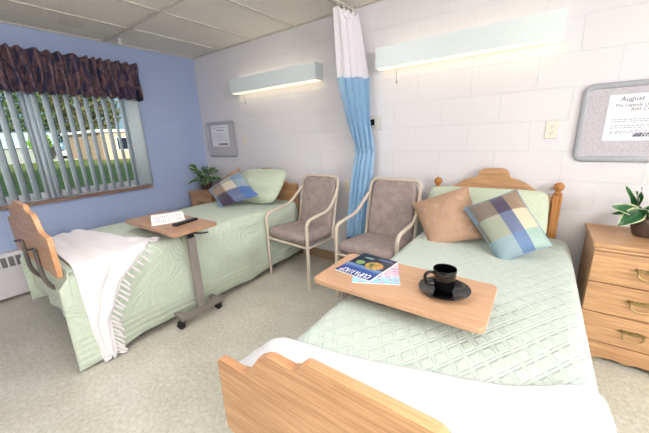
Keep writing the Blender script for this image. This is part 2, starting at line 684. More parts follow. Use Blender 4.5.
def emit(name, col, strength):
    k = NT(name, (col[0], col[1], col[2], 1), 0.4)
    k.b.inputs['Emission Color'].default_value = col
    k.b.inputs['Emission Strength'].default_value = strength
    return k.m
M['lens'] = emit('lit_fluorescent_lens', (1.0, 0.83, 0.52, 1), 1.6)
M['uplens'] = emit('lit_fluorescent_tube', (1.0, 0.84, 0.60, 1), 3.2)
M['diffuser'] = plain('white_diffuser', rgb(245, 245, 240), 0.5)

def m_glass():
    k = NT('window_glass', (1, 1, 1, 1), 0.0)
    t = k.t
    tr = k.n('ShaderNodeBsdfTransparent')
    tr.inputs['Color'].default_value = (0.96, 0.98, 0.97, 1)
    gl = k.n('ShaderNodeBsdfGlossy', Roughness=0.02)
    mx = k.n('ShaderNodeMixShader')
    fr = k.n('ShaderNodeFresnel', IOR=1.25)
    k.l(fr.outputs[0], mx.inputs[0])
    k.l(tr.outputs[0], mx.inputs[1])
    k.l(gl.outputs[0], mx.inputs[2])
    k.l(mx.outputs[0], t.nodes['Material Output'].inputs['Surface'])
    return k.m
M['glass'] = m_glass()
M['vane'] = plain('pale_vinyl_vane', rgb(200, 214, 222), 0.5)
def m_grass():
    k = NT('mown_lawn', rgb(120, 150, 70), 0.9, 0, 0.1)
    v = k.coord('Object')
    a = k.n('ShaderNodeTexNoise', Scale=2.5, Detail=6.0)
    k.l(v, a.inputs['Vector'])
    k.base(k.ramp(a.outputs['Fac'], [(0.3, rgb(88, 104, 52)), (0.6, rgb(128, 138, 82))]))
    return k.m
M['grass'] = m_grass()
def m_brick():
    k = NT('tan_brick', rgb(204, 166, 124), 0.85)
    v = k.coord('Object', (1, 1, 1))
    sp = k.n('ShaderNodeSeparateXYZ')
    k.l(v, sp.inputs[0])
    cb = k.n('ShaderNodeCombineXYZ')
    k.l(sp.outputs['Y'], cb.inputs[0])
    k.l(sp.outputs['Z'], cb.inputs[1])
    br = k.n('ShaderNodeTexBrick')
    br.inputs['Color1'].default_value = rgb(168, 136, 112)
    br.inputs['Color2'].default_value = rgb(154, 122, 98)
    br.inputs['Mortar'].default_value = rgb(214, 200, 182)
    br.inputs['Scale'].default_value = 2.2
    k.l(cb.outputs[0], br.inputs['Vector'])
    k.base(br.outputs['Color'])
    return k.m
M['tan_brick'] = m_brick()
M['siding'] = plain('grey_siding', rgb(128, 132, 126), 0.8)
M['tin'] = plain('pale_metal_roof', rgb(176, 192, 190), 0.5)
M['bark'] = plain('tree_bark', rgb(96, 78, 62), 0.9)
def m_tree(a, b, nme):
    k = NT(nme, a, 0.8, 0, 0.2)
    v = k.coord('Object')
    n_ = k.n('ShaderNodeTexNoise', Scale=1.4, Detail=3.0)
    k.l(v, n_.inputs['Vector'])
    k.base(k.ramp(n_.outputs['Fac'], [(0.35, a), (0.65, b)]))
    return k.m
M['leaf_dark'] = m_tree(rgb(44, 66, 38), rgb(84, 96, 54), 'dark_tree_leaves')
M['leaf_light'] = m_tree(rgb(74, 110, 44), rgb(116, 150, 66), 'green_tree_leaves')
M['leaf_brown'] = m_tree(rgb(92, 84, 58), rgb(70, 84, 50), 'olive_tree_leaves')
M['car_white'] = plain('white_car_paint', rgb(226, 230, 234), 0.25)
M['tyre'] = plain('tyre_rubber', rgb(40, 40, 42), 0.8)

# ---------------------------------------------------------------- setting
H = 2.4384
RX = 7.9      # right wall
FY = -5.2      # wall behind the camera
WY0, WY1, WZ0, WZ1 = -2.80, -0.855, 0.855, 2.12    # window hole

bm = B(); box(bm, -0.2, RX + 0.2, FY - 0.2, 0.2, -0.2, 0)
struct(obj('floor', bm, M['floor'], loc=(0, 0, 0)))

# ceiling: recessed tiles on a metal grid, one object
bm = B()
box(bm, -0.2, RX + 0.2, FY - 0.2, 0.2, H + 0.012, H + 0.3)
xs = [0.0] + [0.6 + 0.6096 * i for i in range(13)]
ys = [0.0, -1.05, -2.27, -3.49, -4.71, FY]
for x in xs[1:]:
    if x < RX:
        box(bm, x - 0.011, x + 0.011, FY, 0, H + 0.001, H + 0.013, 1)
for y in ys[1:-1]:
    box(bm, 0, RX, y - 0.011, y + 0.011, H, H + 0.0125, 1)
box(bm, 0, 0.02, FY, 0, H, H + 0.0125, 1)
box(bm, 0, RX, -0.02, 0, H, H + 0.0125, 1)
struct(obj('ceiling', bm, [M['ceil'], M['ceil_grid']], loc=(0, 0, H)))

bm = B()
box(bm, -0.24, 0, WY1, 0.0, 0, H + 0.012)
box(bm, -0.24, 0, FY, WY0, 0, H + 0.012)
box(bm, -0.24, 0, WY0, WY1, 0, WZ0)
box(bm, -0.24, 0, WY0, WY1, WZ1, H + 0.012)
struct(obj('wall_left', bm, M['blue_wall'], loc=(0, 0, 0)))
bm = B(); box(bm, -0.24, RX + 0.2, 0, 0.2, 0, H + 0.012)
struct(obj('wall_back', bm, M['white_wall'], loc=(0, 0, 0)))
bm = B(); box(bm, RX, RX + 0.2, FY, 0, 0, H + 0.012)
struct(obj('wall_right', bm, M['plain_wall'], loc=(RX, 0, 0)))
bm = B(); box(bm, -0.24, RX + 0.2, FY - 0.2, FY, 0, H + 0.012)
struct(obj('wall_front', bm, M['plain_wall'], loc=(0, FY, 0)))
bm = B(); box(bm, -0.5, RX + 8, FY - 6, 6, H + 0.32, 7.0)  # unseen mass above the ceiling, raised so that it shades the near lawn
struct(obj('roof', bm, M['plain_wall'], loc=(0, 0, H + 0.32)))

bm = B()
prism(bm, [(0, -0.0005, 0.0), (0, -0.014, 0.0), (0, -0.006, 0.012), (0, -0.006, 0.1), (0, -0.0005, 0.104)], (RX, 0, 0))
struct(obj('baseboard_back', bm, M['tan_base']))
bm = B()
prism(bm, [(0.0005, FY, 0.0), (0.014, FY, 0.0), (0.006, FY, 0.012), (0.006, FY, 0.1), (0.0005, FY, 0.104)], (0, -FY - 0.015, 0))
struct(obj('baseboard_left', bm, M['tan_base']))

# window: outer frame, mullions, panes, sill
win = thing('window_1', 'wide window in the blue wall behind vertical blinds', 'window', (0, (WY0 + WY1) / 2, WZ0), kind='structure')
bm = B()
for (y0, y1, z0, z1) in ((WY0, WY1, WZ0, WZ0 + 0.07), (WY0, WY1, WZ1 - 0.05, WZ1), (WY0, WY0 + 0.05, WZ0 + 0.07, WZ1 - 0.05), (WY1 - 0.05, WY1, WZ0 + 0.07, WZ1 - 0.05)):
    box(bm, -0.2, -0.12, y0, y1, z0, z1)
obj('window_frame', bm, M['frame_white'], win, bevel=0.004)
bm = B(); box(bm, -0.19, -0.13, -1.815, -1.765, WZ0 + 0.07, WZ1 - 0.05)
obj('mullion', bm, M['frame_white'], win, bevel=0.004)
for y0, y1 in ((WY0 + 0.05, -1.815), (-1.765, WY1 - 0.05)):
    bm = B(); box(bm, -0.164, -0.158, y0, y1, WZ0 + 0.07, WZ1 - 0.05)
    obj('pane', bm, M['glass'], win)
bm = B(); box(bm, -0.12, 0.0, WY0, WY1, WZ0, WZ0 + 0.012)
obj('inner_ledge', bm, M['frame_white'], win)
bm = B(); box(bm, 0.001, 0.045, WY0 - 0.03, WY1 + 0.02, WZ0 - 0.022, WZ0 + 0.012)
obj('window_sill', bm, M['sill'], win, bevel=0.005)

# ---------------------------------------------------------------- outside, seen through the blinds
GZ = -0.12
bm = B(); box(bm, -90, -0.25, -60, 70, GZ - 0.5, GZ)
struct(obj('lawn', bm, M['grass'], loc=(-20, 0, GZ)))
bm = B(); box(bm, -40.6, -36.5, -60, 70, GZ, GZ + 0.03)
struct(obj('path', bm, M['concrete']))

g = thing('garage', 'low grey garage with pale metal roof across the lawn', 'garage', (-44, 3, GZ))
bm = B(); box(bm, -47, -41, -3, 8.2, GZ, 1.45); obj('wall', bm, M['siding'], g)
bm = B()
prism(bm, [(-40.6, -3.4, 1.42), (-44, -3.4, 2.95), (-47.4, -3.4, 1.42), (-47.4, -3.4, 1.3), (-44, -3.4, 2.8), (-40.6, -3.4, 1.3)], (0, 12.0, 0))
obj('roof', bm, M['tin'], g)
bm = B(); box(bm, -40.98, -40.9, -0.6, 3.2, GZ + 0.02, 1.1); obj('garage_door', bm, M['white_paint'], g)

h = thing('brick_house', 'tan brick building at right edge of the window view', 'building', (-34, 16, GZ))
bm = B(); box(bm, -40, -30, 8.9, 22, GZ, 2.45); obj('wall', bm, M['tan_brick'], h)
bm = B(); box(bm, -40.3, -29.7, 8.6, 22.4, 2.45, 2.7); obj('roof', bm, M['white_paint'], h)
bm = B(); box(bm, -29.98, -29.92, 10.1, 11.2, 0.7, 2.0); obj('window_frame', bm, M['white_paint'], h)
bm = B(); box(bm, -29.92, -29.9, 10.2, 11.1, 0.8, 1.9); obj('pane', bm, M['pane_dark'], h)

c = thing('parked_car', 'white car parked between the garage and the brick building', 'car', (-43, 8.3, GZ + 0.03))
z0 = GZ + 0.03
bm = B()
prof = [(6.6, .3), (6.55, .75), (7.3, .92), (7.9, 1.35), (9.2, 1.38), (9.9, .95), (10.5, .85), (10.6, .35)]
prism(bm, [(-42.2, y + 2, z0 + z) for y, z in prof], (-1.7, 0, 0)); obj('body', bm, M['car_white'], c, bevel=0.05)
bm = B(); prism(bm, [(-42.19, y + 2, z0 + z) for y, z in [(7.5, .95), (8.0, 1.28), (9.1, 1.3), (9.6, .95)]], (0.03, 0, 0)); obj('side_window', bm, M['pane_dark'], c)
for y in (7.35, 9.8):
    for x in (-42.4, -43.7):
        bm = B(); lathe(bm, [(0.2, -0.1), (0.32, -0.1), (0.34, 0), (0.32, 0.1), (0.2, 0.1)], (x, y + 2, z0 + 0.34), 16, axis='X'); obj('wheel', bm, M['tyre'], c)

def tree(name, label, x, y, hgt, r, mat, n, trunk_h, squash=1.0):
    t = thing(name, label, 'tree', (x, y, GZ), 'trees across the lawn')
    bm = B(); tube(bm, smooth_path([(x, y, GZ), (x + .1, y + .1, GZ + hgt * .3), (x, y - .1, GZ + hgt * .6), (x, y, GZ + hgt * .9)], 4), r * .09, 8, taper=lambda k: 1 - .8 * k)
    obj('trunk', bm, M['bark'], t)
    bm = B()
    rnd = random.Random(int(x * 13 + y * 7))
    zc = GZ + trunk_h + (hgt - trunk_h) / 2
    hz = (hgt - trunk_h) / 2
    for i in range(n):
        while True:
            p = Vector((rnd.uniform(-1, 1), rnd.uniform(-1, 1), rnd.uniform(-1, 1)))
            if 0.25 < p.length < 1.0 and nz(p.x * 2 + x, p.y * 2, p.z * 2) > -0.35:
                break
        c_ = Vector((x + p.x * r * squash, y + p.y * r, zc + p.z * hz))
        s_ = rnd.uniform(0.12, 0.34)
        a = Vector((rnd.uniform(-1, 1), rnd.uniform(-1, 1), rnd.uniform(-1, 1))).normalized()
        b = a.orthogonal().normalized()
        d = a.cross(b)
        q = [bm.verts.new(c_ + b * s_), bm.verts.new(c_ + d * s_ * .6), bm.verts.new(c_ - b * s_), bm.verts.new(c_ - d * s_ * .6)]
        bm.faces.new(q)
    obj('foliage', bm, mat, t, recalc=False)
tree('dark_tree', 'tall dark tree rising behind the garage roof', -58, 10.0, 14, 5.2, M['leaf_dark'], 5200, 0.6)
tree('olive_tree', 'broad olive brown tree left of the white car', -48.2, 13.8, 12, 4.2, M['leaf_brown'], 4600, 0.8)
tree('conifer', 'narrow dark green tree at left edge of the window view', -52, 2.0, 11, 3.4, M['leaf_dark'], 2800, 0.6)
tree('young_tree', 'small bright green tree at the garage corner', -38.3, 6.2, 3.0, 0.9, M['leaf_light'], 500, 0.9)
tree('bushy_tree', 'round dark tree above the brick building roof', -50, 23.0, 5.4, 3.4, M['leaf_dark'], 1600, 0.9)

# ---------------------------------------------------------------- window dressing
vb = thing('vertical_blind', 'pale vertical vane blind hanging open across the window', 'blind', (0.06, -1.8, 0.875))
bm = B(); box(bm, 0.032, 0.074, WY0 - 0.02, -0.85, 2.11, 2.15); obj('head_rail', bm, M['white_paint'], vb)
def vane(y, ang, w=0.088):
    bm = B()
    ca, sa = math.cos(ang), math.sin(ang)
    def fn(u, v):
        s = (u - 0.5) * w
        bow = 0.006 * (1 - (2 * u - 1) ** 2)
        dx, dy = sa * s + ca * bow, ca * s - sa * bow
        return Vector((0.055 + dx, y + dy, lerp(0.885, 2.11, v)))
    grid(bm, fn, 4, 1)
    obj('vane', bm, M['vane'], vb, solid=0.0015, recalc=False)
yv = -0.83
stack = [(-0.872, 0.10), (-0.896, 0.2), (-0.92, 0.35), (-0.95, 0.5)]
for y, a in stack:
    vane(y, -a)
yv = -1.02
k = 0
while yv > WY0:
    a = 0.80 + 0.06 * math.sin(k * 2.3)
    if k == 10:
        a = 1.15
    vane(yv, -a)
    if k == 9:
        vane(yv - 0.035, -0.75)
    yv -= 0.0815
    k += 1

# gathered valance
va = thing('valance', 'gathered navy and rust patterned valance above the window', 'valance', (0.06, -1.8, 1.85))
bm = B()
VY0, VY1 = WY0 - 0.08, -0.80
vl = VY1 - VY0
def vfn(u, v):
    y = lerp(VY0, VY1, u)
    z = lerp(1.855, 2.235, v)
    s = u * vl
    amp = lerp(0.046, 0.026, min(1, v * 1.1)) * (1 + 0.5 * nz(s * 7, v, 8))
    ph = s * 2 * PI / 0.085 + 4.0 * nz(s * 4.1, v * 0.9, 3) + 0.8 * math.sin(s * 7)
    x = 0.152 + amp * math.sin(ph) + 0.012 * nz(s * 9, v * 3, 1)
    if v > 0.85:
        x -= (v - 0.85) * 0.12
        z += 0.008 * math.sin(ph * 1.0)
    if v < 0.05:
        z += 0.006 * math.sin(ph + 1)
    return Vector((x, y + 0.02 * (1 - v) * nz(s * 6, 5, v), z))
grid(bm, vfn, 420, 18, lambda u, v: (u * vl * 2.2, v * 0.38 + 0.15 * math.sin(u * 40)))
def ret(u, v):
    p = vfn(1.0, v)
    return Vector((lerp(p.x, 0.004, u), p.y - 0.01 * math.sin(u * 6), p.z))
grid(bm, ret, 10, 18, lambda u, v: (u * 0.2, v * 0.38))
obj('gathered_fabric', bm, M['valance'], va, solid=0.002, recalc=False)
bm = B(); tube(bm, [(0.028, VY0, 2.2), (0.028, VY1 - 0.03, 2.2)], 0.006, 8)
tube(bm, [(0.028, VY1 - 0.03, 2.2), (0.0, VY1 - 0.03, 2.2)], 0.006, 8)
obj('curtain_rod', bm, M['white_paint'], va)

# fin-tube heater under the window
ht = thing('wall_heater', 'long grey metal heater with slotted grille under the window', 'heater', (0.06, -2.2, 0.03))
bm = B()
hp = [(0.002, 0.03), (0.10, 0.03), (0.10, 0.30), (0.088, 0.425), (0.07, 0.445), (0.002, 0.445)]
prism(bm, [(x, -4.0, z) for x, z in hp], (0, 3.1, 0))
obj('housing', bm, M['heater'], ht, bevel=0.004)
bm = B()
y = -3.95
while y < -0.95:
    prism(bm, [(0.0985, y, 0.318), (0.0985, y + 0.037, 0.318), (0.0885, y + 0.037, 0.41), (0.0885, y, 0.41)], (0.003, 0, 0.0003))
    y += 0.05
obj('grille_slots', bm, M['slot'], ht)

# ---------------------------------------------------------------- wall and ceiling fittings
def sconce(label, x0, x1, z0, z1):
    t = thing('wall_light', label, 'light', ((x0 + x1) / 2, 0, z0), 'over bed wall lights')
    D = 0.125
    bm = B()
    box(bm, x0, x1, -D, -D + 0.006, z0, z1)              # front panel
    box(bm, x0, x0 + 0.006, -D + 0.006, -0.0, z0, z1)       # ends
    box(bm, x1 - 0.006, x1, -D + 0.006, -0.0, z0, z1)
    box(bm, x0 + 0.006, x1 - 0.006, -0.008, -0.0, z0 + 0.012, z1)
    box(bm, x0 + 0.006, x1 - 0.006, -0.118, -0.008, z0 + 0.07, z0 + 0.078)
    obj('housing', bm, M['sconce'], t)
    bm = B()
    def lf(u, v):
        y = lerp(-D + 0.006, -0.008, v)
        return Vector((lerp(x0 + 0.006, x1 - 0.006, u), y, z0 + 0.010 - 0.016 * math.sin(v * PI)))
    grid(bm, lf, 1, 8)
    obj('lens', bm, M['lens'], t, solid=0.002, recalc=False)
    bm = B()
    tube(bm, [(x0 + 0.04, -0.06, z0 + 0.11), (x1 - 0.04, -0.06, z0 + 0.11)], 0.013, 12)
    obj('fluorescent_tube', bm, M['uplens'], t)
    bm = B(); tube(bm, [(x0 + 0.16, -0.055, z0), (x0 + 0.16, -0.055, z0 - 0.10)], 0.0018, 6)
    lathe(bm, [(0.001, 0.0), (0.005, -0.006), (0.005, -0.02), (0.001, -0.024)], (x0 + 0.16, -0.055, z0 - 0.10), 10)
    obj('pull_cord', bm, M['grey_steel'], t)
sconce('long white over-bed wall light nearest the window', 0.86, 2.135, 1.905, 2.06)
sconce('long white over-bed wall light above the carved headboard', 2.765, 4.015, 1.905, 2.06)

def board(label, x0, x1, z0, z1):
    t = thing('bulletin_board', label, 'bulletin board', ((x0 + x1) / 2, 0, z0), 'bulletin boards')
    bm = B(); box(bm, x0 + 0.02, x1 - 0.02, -0.012, -0.001, z0 + 0.02, z1 - 0.02); obj('woven_panel', bm, M['board'], t)
    bm = B()
    r = 0.05
    path = []
    for cx, cz, a0 in ((x1 - r, z1 - r, 0), (x0 + r, z1 - r, PI / 2), (x0 + r, z0 + r, PI), (x1 - r, z0 + r, 1.5 * PI)):
        for i in range(7):
            a = a0 + i * PI / 12
            path.append((cx + (r - 0.015) * math.cos(a), -0.012, cz + (r - 0.015) * math.sin(a)))
    tube(bm, path, 0.012, 10, ry=0.017, closed=True, up=(0, 0, 1))
    obj('frame', bm, M['board_frame'], t)
    return t
board('small grey bulletin board near the blue wall corner', 0.105, 0.735, 1.15, 1.61)
board('large grey bulletin board above the bedside chest', 4.16, 5.1, 1.155, 1.625)

def notice(label, x0, x1, z0, z1):
    o = thing('notice_paper', label, 'paper', ((x0 + x1) / 2, -0.014, z0))
    bm = B(); box(bm, x0, x1, -0.0145, -0.0135, z0, z1); obj('sheet', bm, M['paper'], o)
    return o
def scribble_rows(parent, x0, x1, zs, h, mat, seed, name='print_row'):
    rnd = random.Random(seed)
    bm = B()
    for z in zs:
        x = x0 + rnd.uniform(0, 0.01)
        while x < x1:
            w = rnd.uniform(0.004, 0.02)
            box(bm, x, min(x + w, x1), -0.0149, -0.01455, z, z + h)
            x += w + rnd.uniform(0.003, 0.007)
    obj(name, bm, mat, parent)
n1 = notice('white notice with bold footer pinned on the small grey board', 0.215, 0.585, 1.29, 1.565)
scribble_rows(n1, 0.26, 0.545, [1.53], 0.012, M['pale_ink'], 1)
scribble_rows(n1, 0.33, 0.49, [1.495], 0.012, M['ink_dark'], 2)
scribble_rows(n1, 0.245, 0.555, [1.46, 1.44, 1.42, 1.40, 1.38, 1.36], 0.006, M['pale_ink'], 3)
scribble_rows(n1, 0.35, 0.555, [1.305], 0.026, M['ink_dark'], 4)
n2 = notice('white August calendar sheet with handwritten title on the large grey board', 4.288, 4.72, 1.283, 1.553)
text_mesh('handwriting', 'August', 0.037, M['ink'], n2, (4.338, -0.0146, 1.514), (1, 0, 0), (0, 0, 1), shear=0.1)
text_mesh('handwriting', 'The Legends Of', 0.0235, M['ink'], n2, (4.318, -0.0146, 1.484), (1, 0.0, -0.02), (0.0, 0, 1), shear=0.1)
text_mesh('handwriting', 'Add Color', 0.027, M['ink'], n2, (4.39, -0.0146, 1.456), (1, 0.0, 0.04), (0.0, 0, 1), shear=0.1)
scribble_rows(n2, 4.31, 4.70, [1.405, 1.393, 1.368, 1.356, 1.335, 1.325], 0.007, M['pale_ink'], 6)
scribble_rows(n2, 4.42, 4.70, [1.302], 0.022, M['pale_ink'], 8)
scribble_rows(n2, 4.425, 4.69, [1.308, 1.318], 0.007, M['ink'], 9)

def outlet(label, x, z, group=None):
    t = thing('wall_outlet', label, 'outlet', (x, 0, z - 0.057), 'white wall outlets')
    bm = B(); box(bm, x - 0.036, x + 0.036, -0.006, -0.0005, z - 0.058, z + 0.058); obj('cover_plate', bm, M['ivory'], t, bevel=0.003)
    for dz in (0.021, -0.021):
        bm = B(); lathe(bm, [(0.0165, -0.0085), (0.0165, -0.006)], (x, 0, z + dz), 20, axis='Y'); f = obj('socket', bm, M['ivory'], t)
        bm = B()
        box(bm, x - 0.0075, x - 0.0045, -0.0092, -0.0084, z + dz - 0.002, z + dz + 0.008)
        box(bm, x + 0.0045, x + 0.0075, -0.0092, -0.0084, z + dz - 0.002, z + dz + 0.008)
        lathe(bm, [(0.0028, -0.0092), (0.0028, -0.0084)], (x, 0, z + dz - 0.009), 8, axis='Y')
        obj('slots', bm, M['slot'], f)
outlet('ivory wall outlet above the carved headboard', 4.025, 1.362)
outlet('white wall outlet low beside the blue curtain', 2.385, 0.87)
t = thing('switch_plate', 'small ivory switch plate right of the small bulletin board', 'switch', (0.893, 0, 1.31))
bm = B(); box(bm, 0.857, 0.93, -0.006, -0.0005, 1.312, 1.428); obj('cover_plate', bm, M['ivory'], t, bevel=0.003)
bm = B(); box(bm, 0.887, 0.9, -0.016, -0.006, 1.362, 1.385); obj('toggle', bm, M['ivory'], t, bevel=0.002)
t = thing('call_panel', 'grey nurse call wall panel with dark window beside the curtain', 'call panel', (2.7, 0, 1.41))
bm = B(); box(bm, 2.645, 2.765, -0.012, -0.0005, 1.412, 1.535); obj('cover_plate', bm, M['grey_plastic'], t, bevel=0.004)
bm = B(); box(bm, 2.662, 2.706, -0.016, -0.012, 1.438, 1.508); obj('display', bm, M['pane_dark'], t, bevel=0.002)
bm = B(); box(bm, 2.682, 2.70, -0.018, -0.016, 1.442, 1.455); obj('button', bm, M['tag_white'], t)
bm = B(); lathe(bm, [(0.004, H - 0.05), (0.018, H - 0.045), (0.02, H - 0.035), (0.008, H - 0.028), (0.008, H - 0.004), (0.03, H - 0.003), (0.03, H)], (0.235, -0.985, 0), 16)
tag(obj('sprinkler_head', bm, M['white_paint']), 'small white sprinkler head on the ceiling above the window end', 'sprinkler')
for i, (lx, ly, lp) in enumerate(FILL_LIGHTS):  # panels modelled round the added ceiling fill lights
    t = thing('added_fill_panel', ['added ceiling fill panel right of the camera', 'added ceiling fill panel over the gap between the two beds'][i], 'light', (lx, ly, H - 0.03), 'added ceiling fill panels')
    bm = B()
    for (a, b, c_, d) in ((-.3, .3, -.6, -.575), (-.3, .3, .575, .6), (-.3, -.285, -.575, .575), (.285, .3, -.575, .575)):
        box(bm, lx + a, lx + b, ly + c_, ly + d, H - 0.012, H)
    obj('frame', bm, M['white_paint'], t)
    bm = B(); box(bm, lx - .285, lx + .285, ly - .575, ly + .575, H - 0.008, H - 0.002); obj('diffuser', bm, M['diffuser'], t)

t = thing('added_key_housing', 'added wide frosted key light on the right wall beyond the bedside chest', 'lamp', (RX, -2.75, 1.8))  # housing modelled round the added main light
bm = B(); box(bm, RX - 0.06, RX - 0.001, -3.35, -2.15, 1.8, 2.2); obj('housing', bm, M['sconce'], t, bevel=0.006)
bm = B(); box(bm, RX - 0.125, RX - 0.06, -3.33, -2.17, 1.82, 2.18); obj('diffuser', bm, M['diffuser'], t, bevel=0.01)
t = thing('added_uplight_stand', 'added tall metal uplight stand behind the camera', 'lamp', (4.95, -3.5, 0))  # stand and bowl modelled round the added uplight
bm = B(); lathe(bm, [(0.01, 0.0), (0.15, 0.0), (0.15, 0.015), (0.03, 0.03), (0.01, 0.032)], (4.95, -3.5, 0), 28); obj('base', bm, M['uplight_metal'], t)
bm = B(); lathe(bm, [(0.012, 0.03), (0.012, 1.54)], (4.95, -3.5, 0), 16); obj('pole', bm, M['uplight_metal'], t)
bm = B(); lathe(bm, [(0.014, 1.52), (0.05, 1.54), (0.13, 1.60), (0.19, 1.69), (0.185, 1.69), (0.125, 1.605), (0.05, 1.55), (0.014, 1.54)], (4.95, -3.5, 0), 32); obj('shade', bm, M['uplight_metal'], t)

# privacy curtain, gathered and tied back to the wall
ct = thing('privacy_curtain', 'tied back blue privacy curtain with white net top between chairs', 'curtain', (2.58, -0.12, 0.36))
cA = [(0.36, (2.475, -0.155)), (0.6, (2.49, -0.16)), (0.9, (2.52, -0.15)), (1.12, (2.545, -0.125)), (1.22, (2.565, -0.115)), (1.30, (2.56, -0.14)), (1.5, (2.53, -0.21)), (1.85, (2.505, -0.30)), (2.37, (2.475, -0.30))]
cB = [(0.36, (2.69, -0.11)), (0.6, (2.70, -0.10)), (0.9, (2.715, -0.085)), (1.12, (2.725, -0.075)), (1.22, (2.735, -0.07)), (1.30, (2.725, -0.07)), (1.5, (2.685, -0.065)), (1.85, (2.655, -0.05)), (2.37, (2.535, -0.03))]
cD = [(0.36, 0.026), (0.9, 0.024), (1.22, 0.014), (1.35, 0.026), (1.85, 0.030), (2.37, 0.026)]
def sm(p, z):
    return pw(p, z)
def cfn(z, u, layer=0):
    a, b = Vector(sm(cA, z)), Vector(sm(cB, z))
    d = b - a
    n_ = Vector((d.y, -d.x)).normalized()          # towards the room
    ph = u * 2 * PI * 4.6 + 0.7 * math.sin(z * 2.3) + 1.2 * nz(u * 3, z * 0.7, 9)
    amp = pw(cD, z) * (1 + 0.5 * nz(u * 5, z * 0.4, 4))
    bul = 0.045 * math.sin(PI * u) * (1 if 1.26 < z < 2.3 else 0.5)
    p = a + d * (u + 0.025 * math.sin(ph * 2)) + n_ * (amp * math.sin(ph) + bul)
    return Vector((p.x, min(p.y, -0.012), z))
def hem_low(u):
    return 0.345 + 0.02 * math.sin(u * 9) + 0.05 * u
bm = B()
def bfn(u, v):
    z = lerp(hem_low(u), 1.852 + 0.004 * math.sin(u * 41), v)
    if 1.2 < z < 1.34:                              # sag over the tie
        pass
    return cfn(z, u)
grid(bm, bfn, 150, 64, lambda u, v: (u * 1.2, v * 1.5))
obj('blue_panel', bm, M['blue_cloth'], ct, solid=0.002, recalc=False)
bm = B()
grid(bm, lambda u, v: cfn(lerp(1.852 + 0.004 * math.sin(u * 41), 2.372 + 0.008 * math.sin(u * 82), v), u), 150, 26, lambda u, v: (u * 1.2, v * 0.52))
obj('net_top', bm, M['net'], ct, recalc=False)
bm = B()
grid(bm, lambda u, v: cfn(hem_low(u) + 0.014 * v, u) + Vector((0.0, -0.003, 0)), 150, 2)
obj('hem_trim', bm, M['navy'], ct, solid=0.003, recalc=False)
bm = B()
tb = [cfn(1.235 + 0.02 * u_, u_) + Vector((0.002, -0.014, 0)) for u_ in [i / 40 for i in range(41)]]
tube(bm, [Vector((2.56, -0.075, 1.23))] + tb, 0.006, 8, ry=0.011, up=(0, 0, 1))
obj('tie_band', bm, M['blue_cloth'], ct)
for i in range(8):
    u = (i + 0.5) / 8
    p = cfn(2.37, u)
    bm = B()
    tube(bm, [(p.x, p.y, 2.36), (p.x, p.y, H - 0.015)], 0.0022, 6)
    lathe(bm, [(0.003, 2.352), (0.011, 2.358), (0.011, 2.374), (0.003, 2.38)], (p.x, p.y, 0), 8)
    obj('hook', bm, M['tag_white'], ct)
bm = B()
tube(bm, [(2.505, -0.005, H - 0.012), (2.49, -0.3, H - 0.012), (2.48, -1.4, H - 0.012), (2.48, -3.4, H - 0.012)], 0.011, 8)
tag(obj('curtain_track', bm, M['ceil_grid']), 'thin ceiling track carrying the privacy curtain', 'track')

# ---------------------------------------------------------------- beds
def head_profile(cx, half, base, scale=1.0):
    """outline (x, dz) of the stepped headboard top, left to right"""
    h_ = [(0.0, 0.182), (0.062, 0.18), (0.082, 0.172), (0.097, 0.15), (0.106, 0.125), (0.125, 0.108), (0.165, 0.098), (0.205, 0.082), (0.25, 0.05),
          (0.29, 0.024), (0.33, 0.006), (0.36, 0.0)]
    L = [(cx - x, base + z * scale) for x, z in reversed(h_)]
    R = [(cx + x, base + z * scale) for x, z in h_[1:]]
    return [(cx - half, base)] + L + R + [(cx + half, base)]
def foot_profile(cx, base):
    h_ = [(0.0, 0.154), (0.145, 0.153), (0.155, 0.150), (0.168, 0.138), (0.18, 0.124), (0.2, 0.114), (0.235, 0.113), (0.268, 0.114), (0.29, 0.108),
          (0.315, 0.092), (0.338, 0.062), (0.36, 0.03), (0.385, 0.012), (0.42, 0.002), (0.5, 0.0), (0.512, -0.004), (0.517, -0.015)]
    return [(cx - x, base + z) for x, z in reversed(h_)] + [(cx + x, base + z) for x, z in h_[1:]]

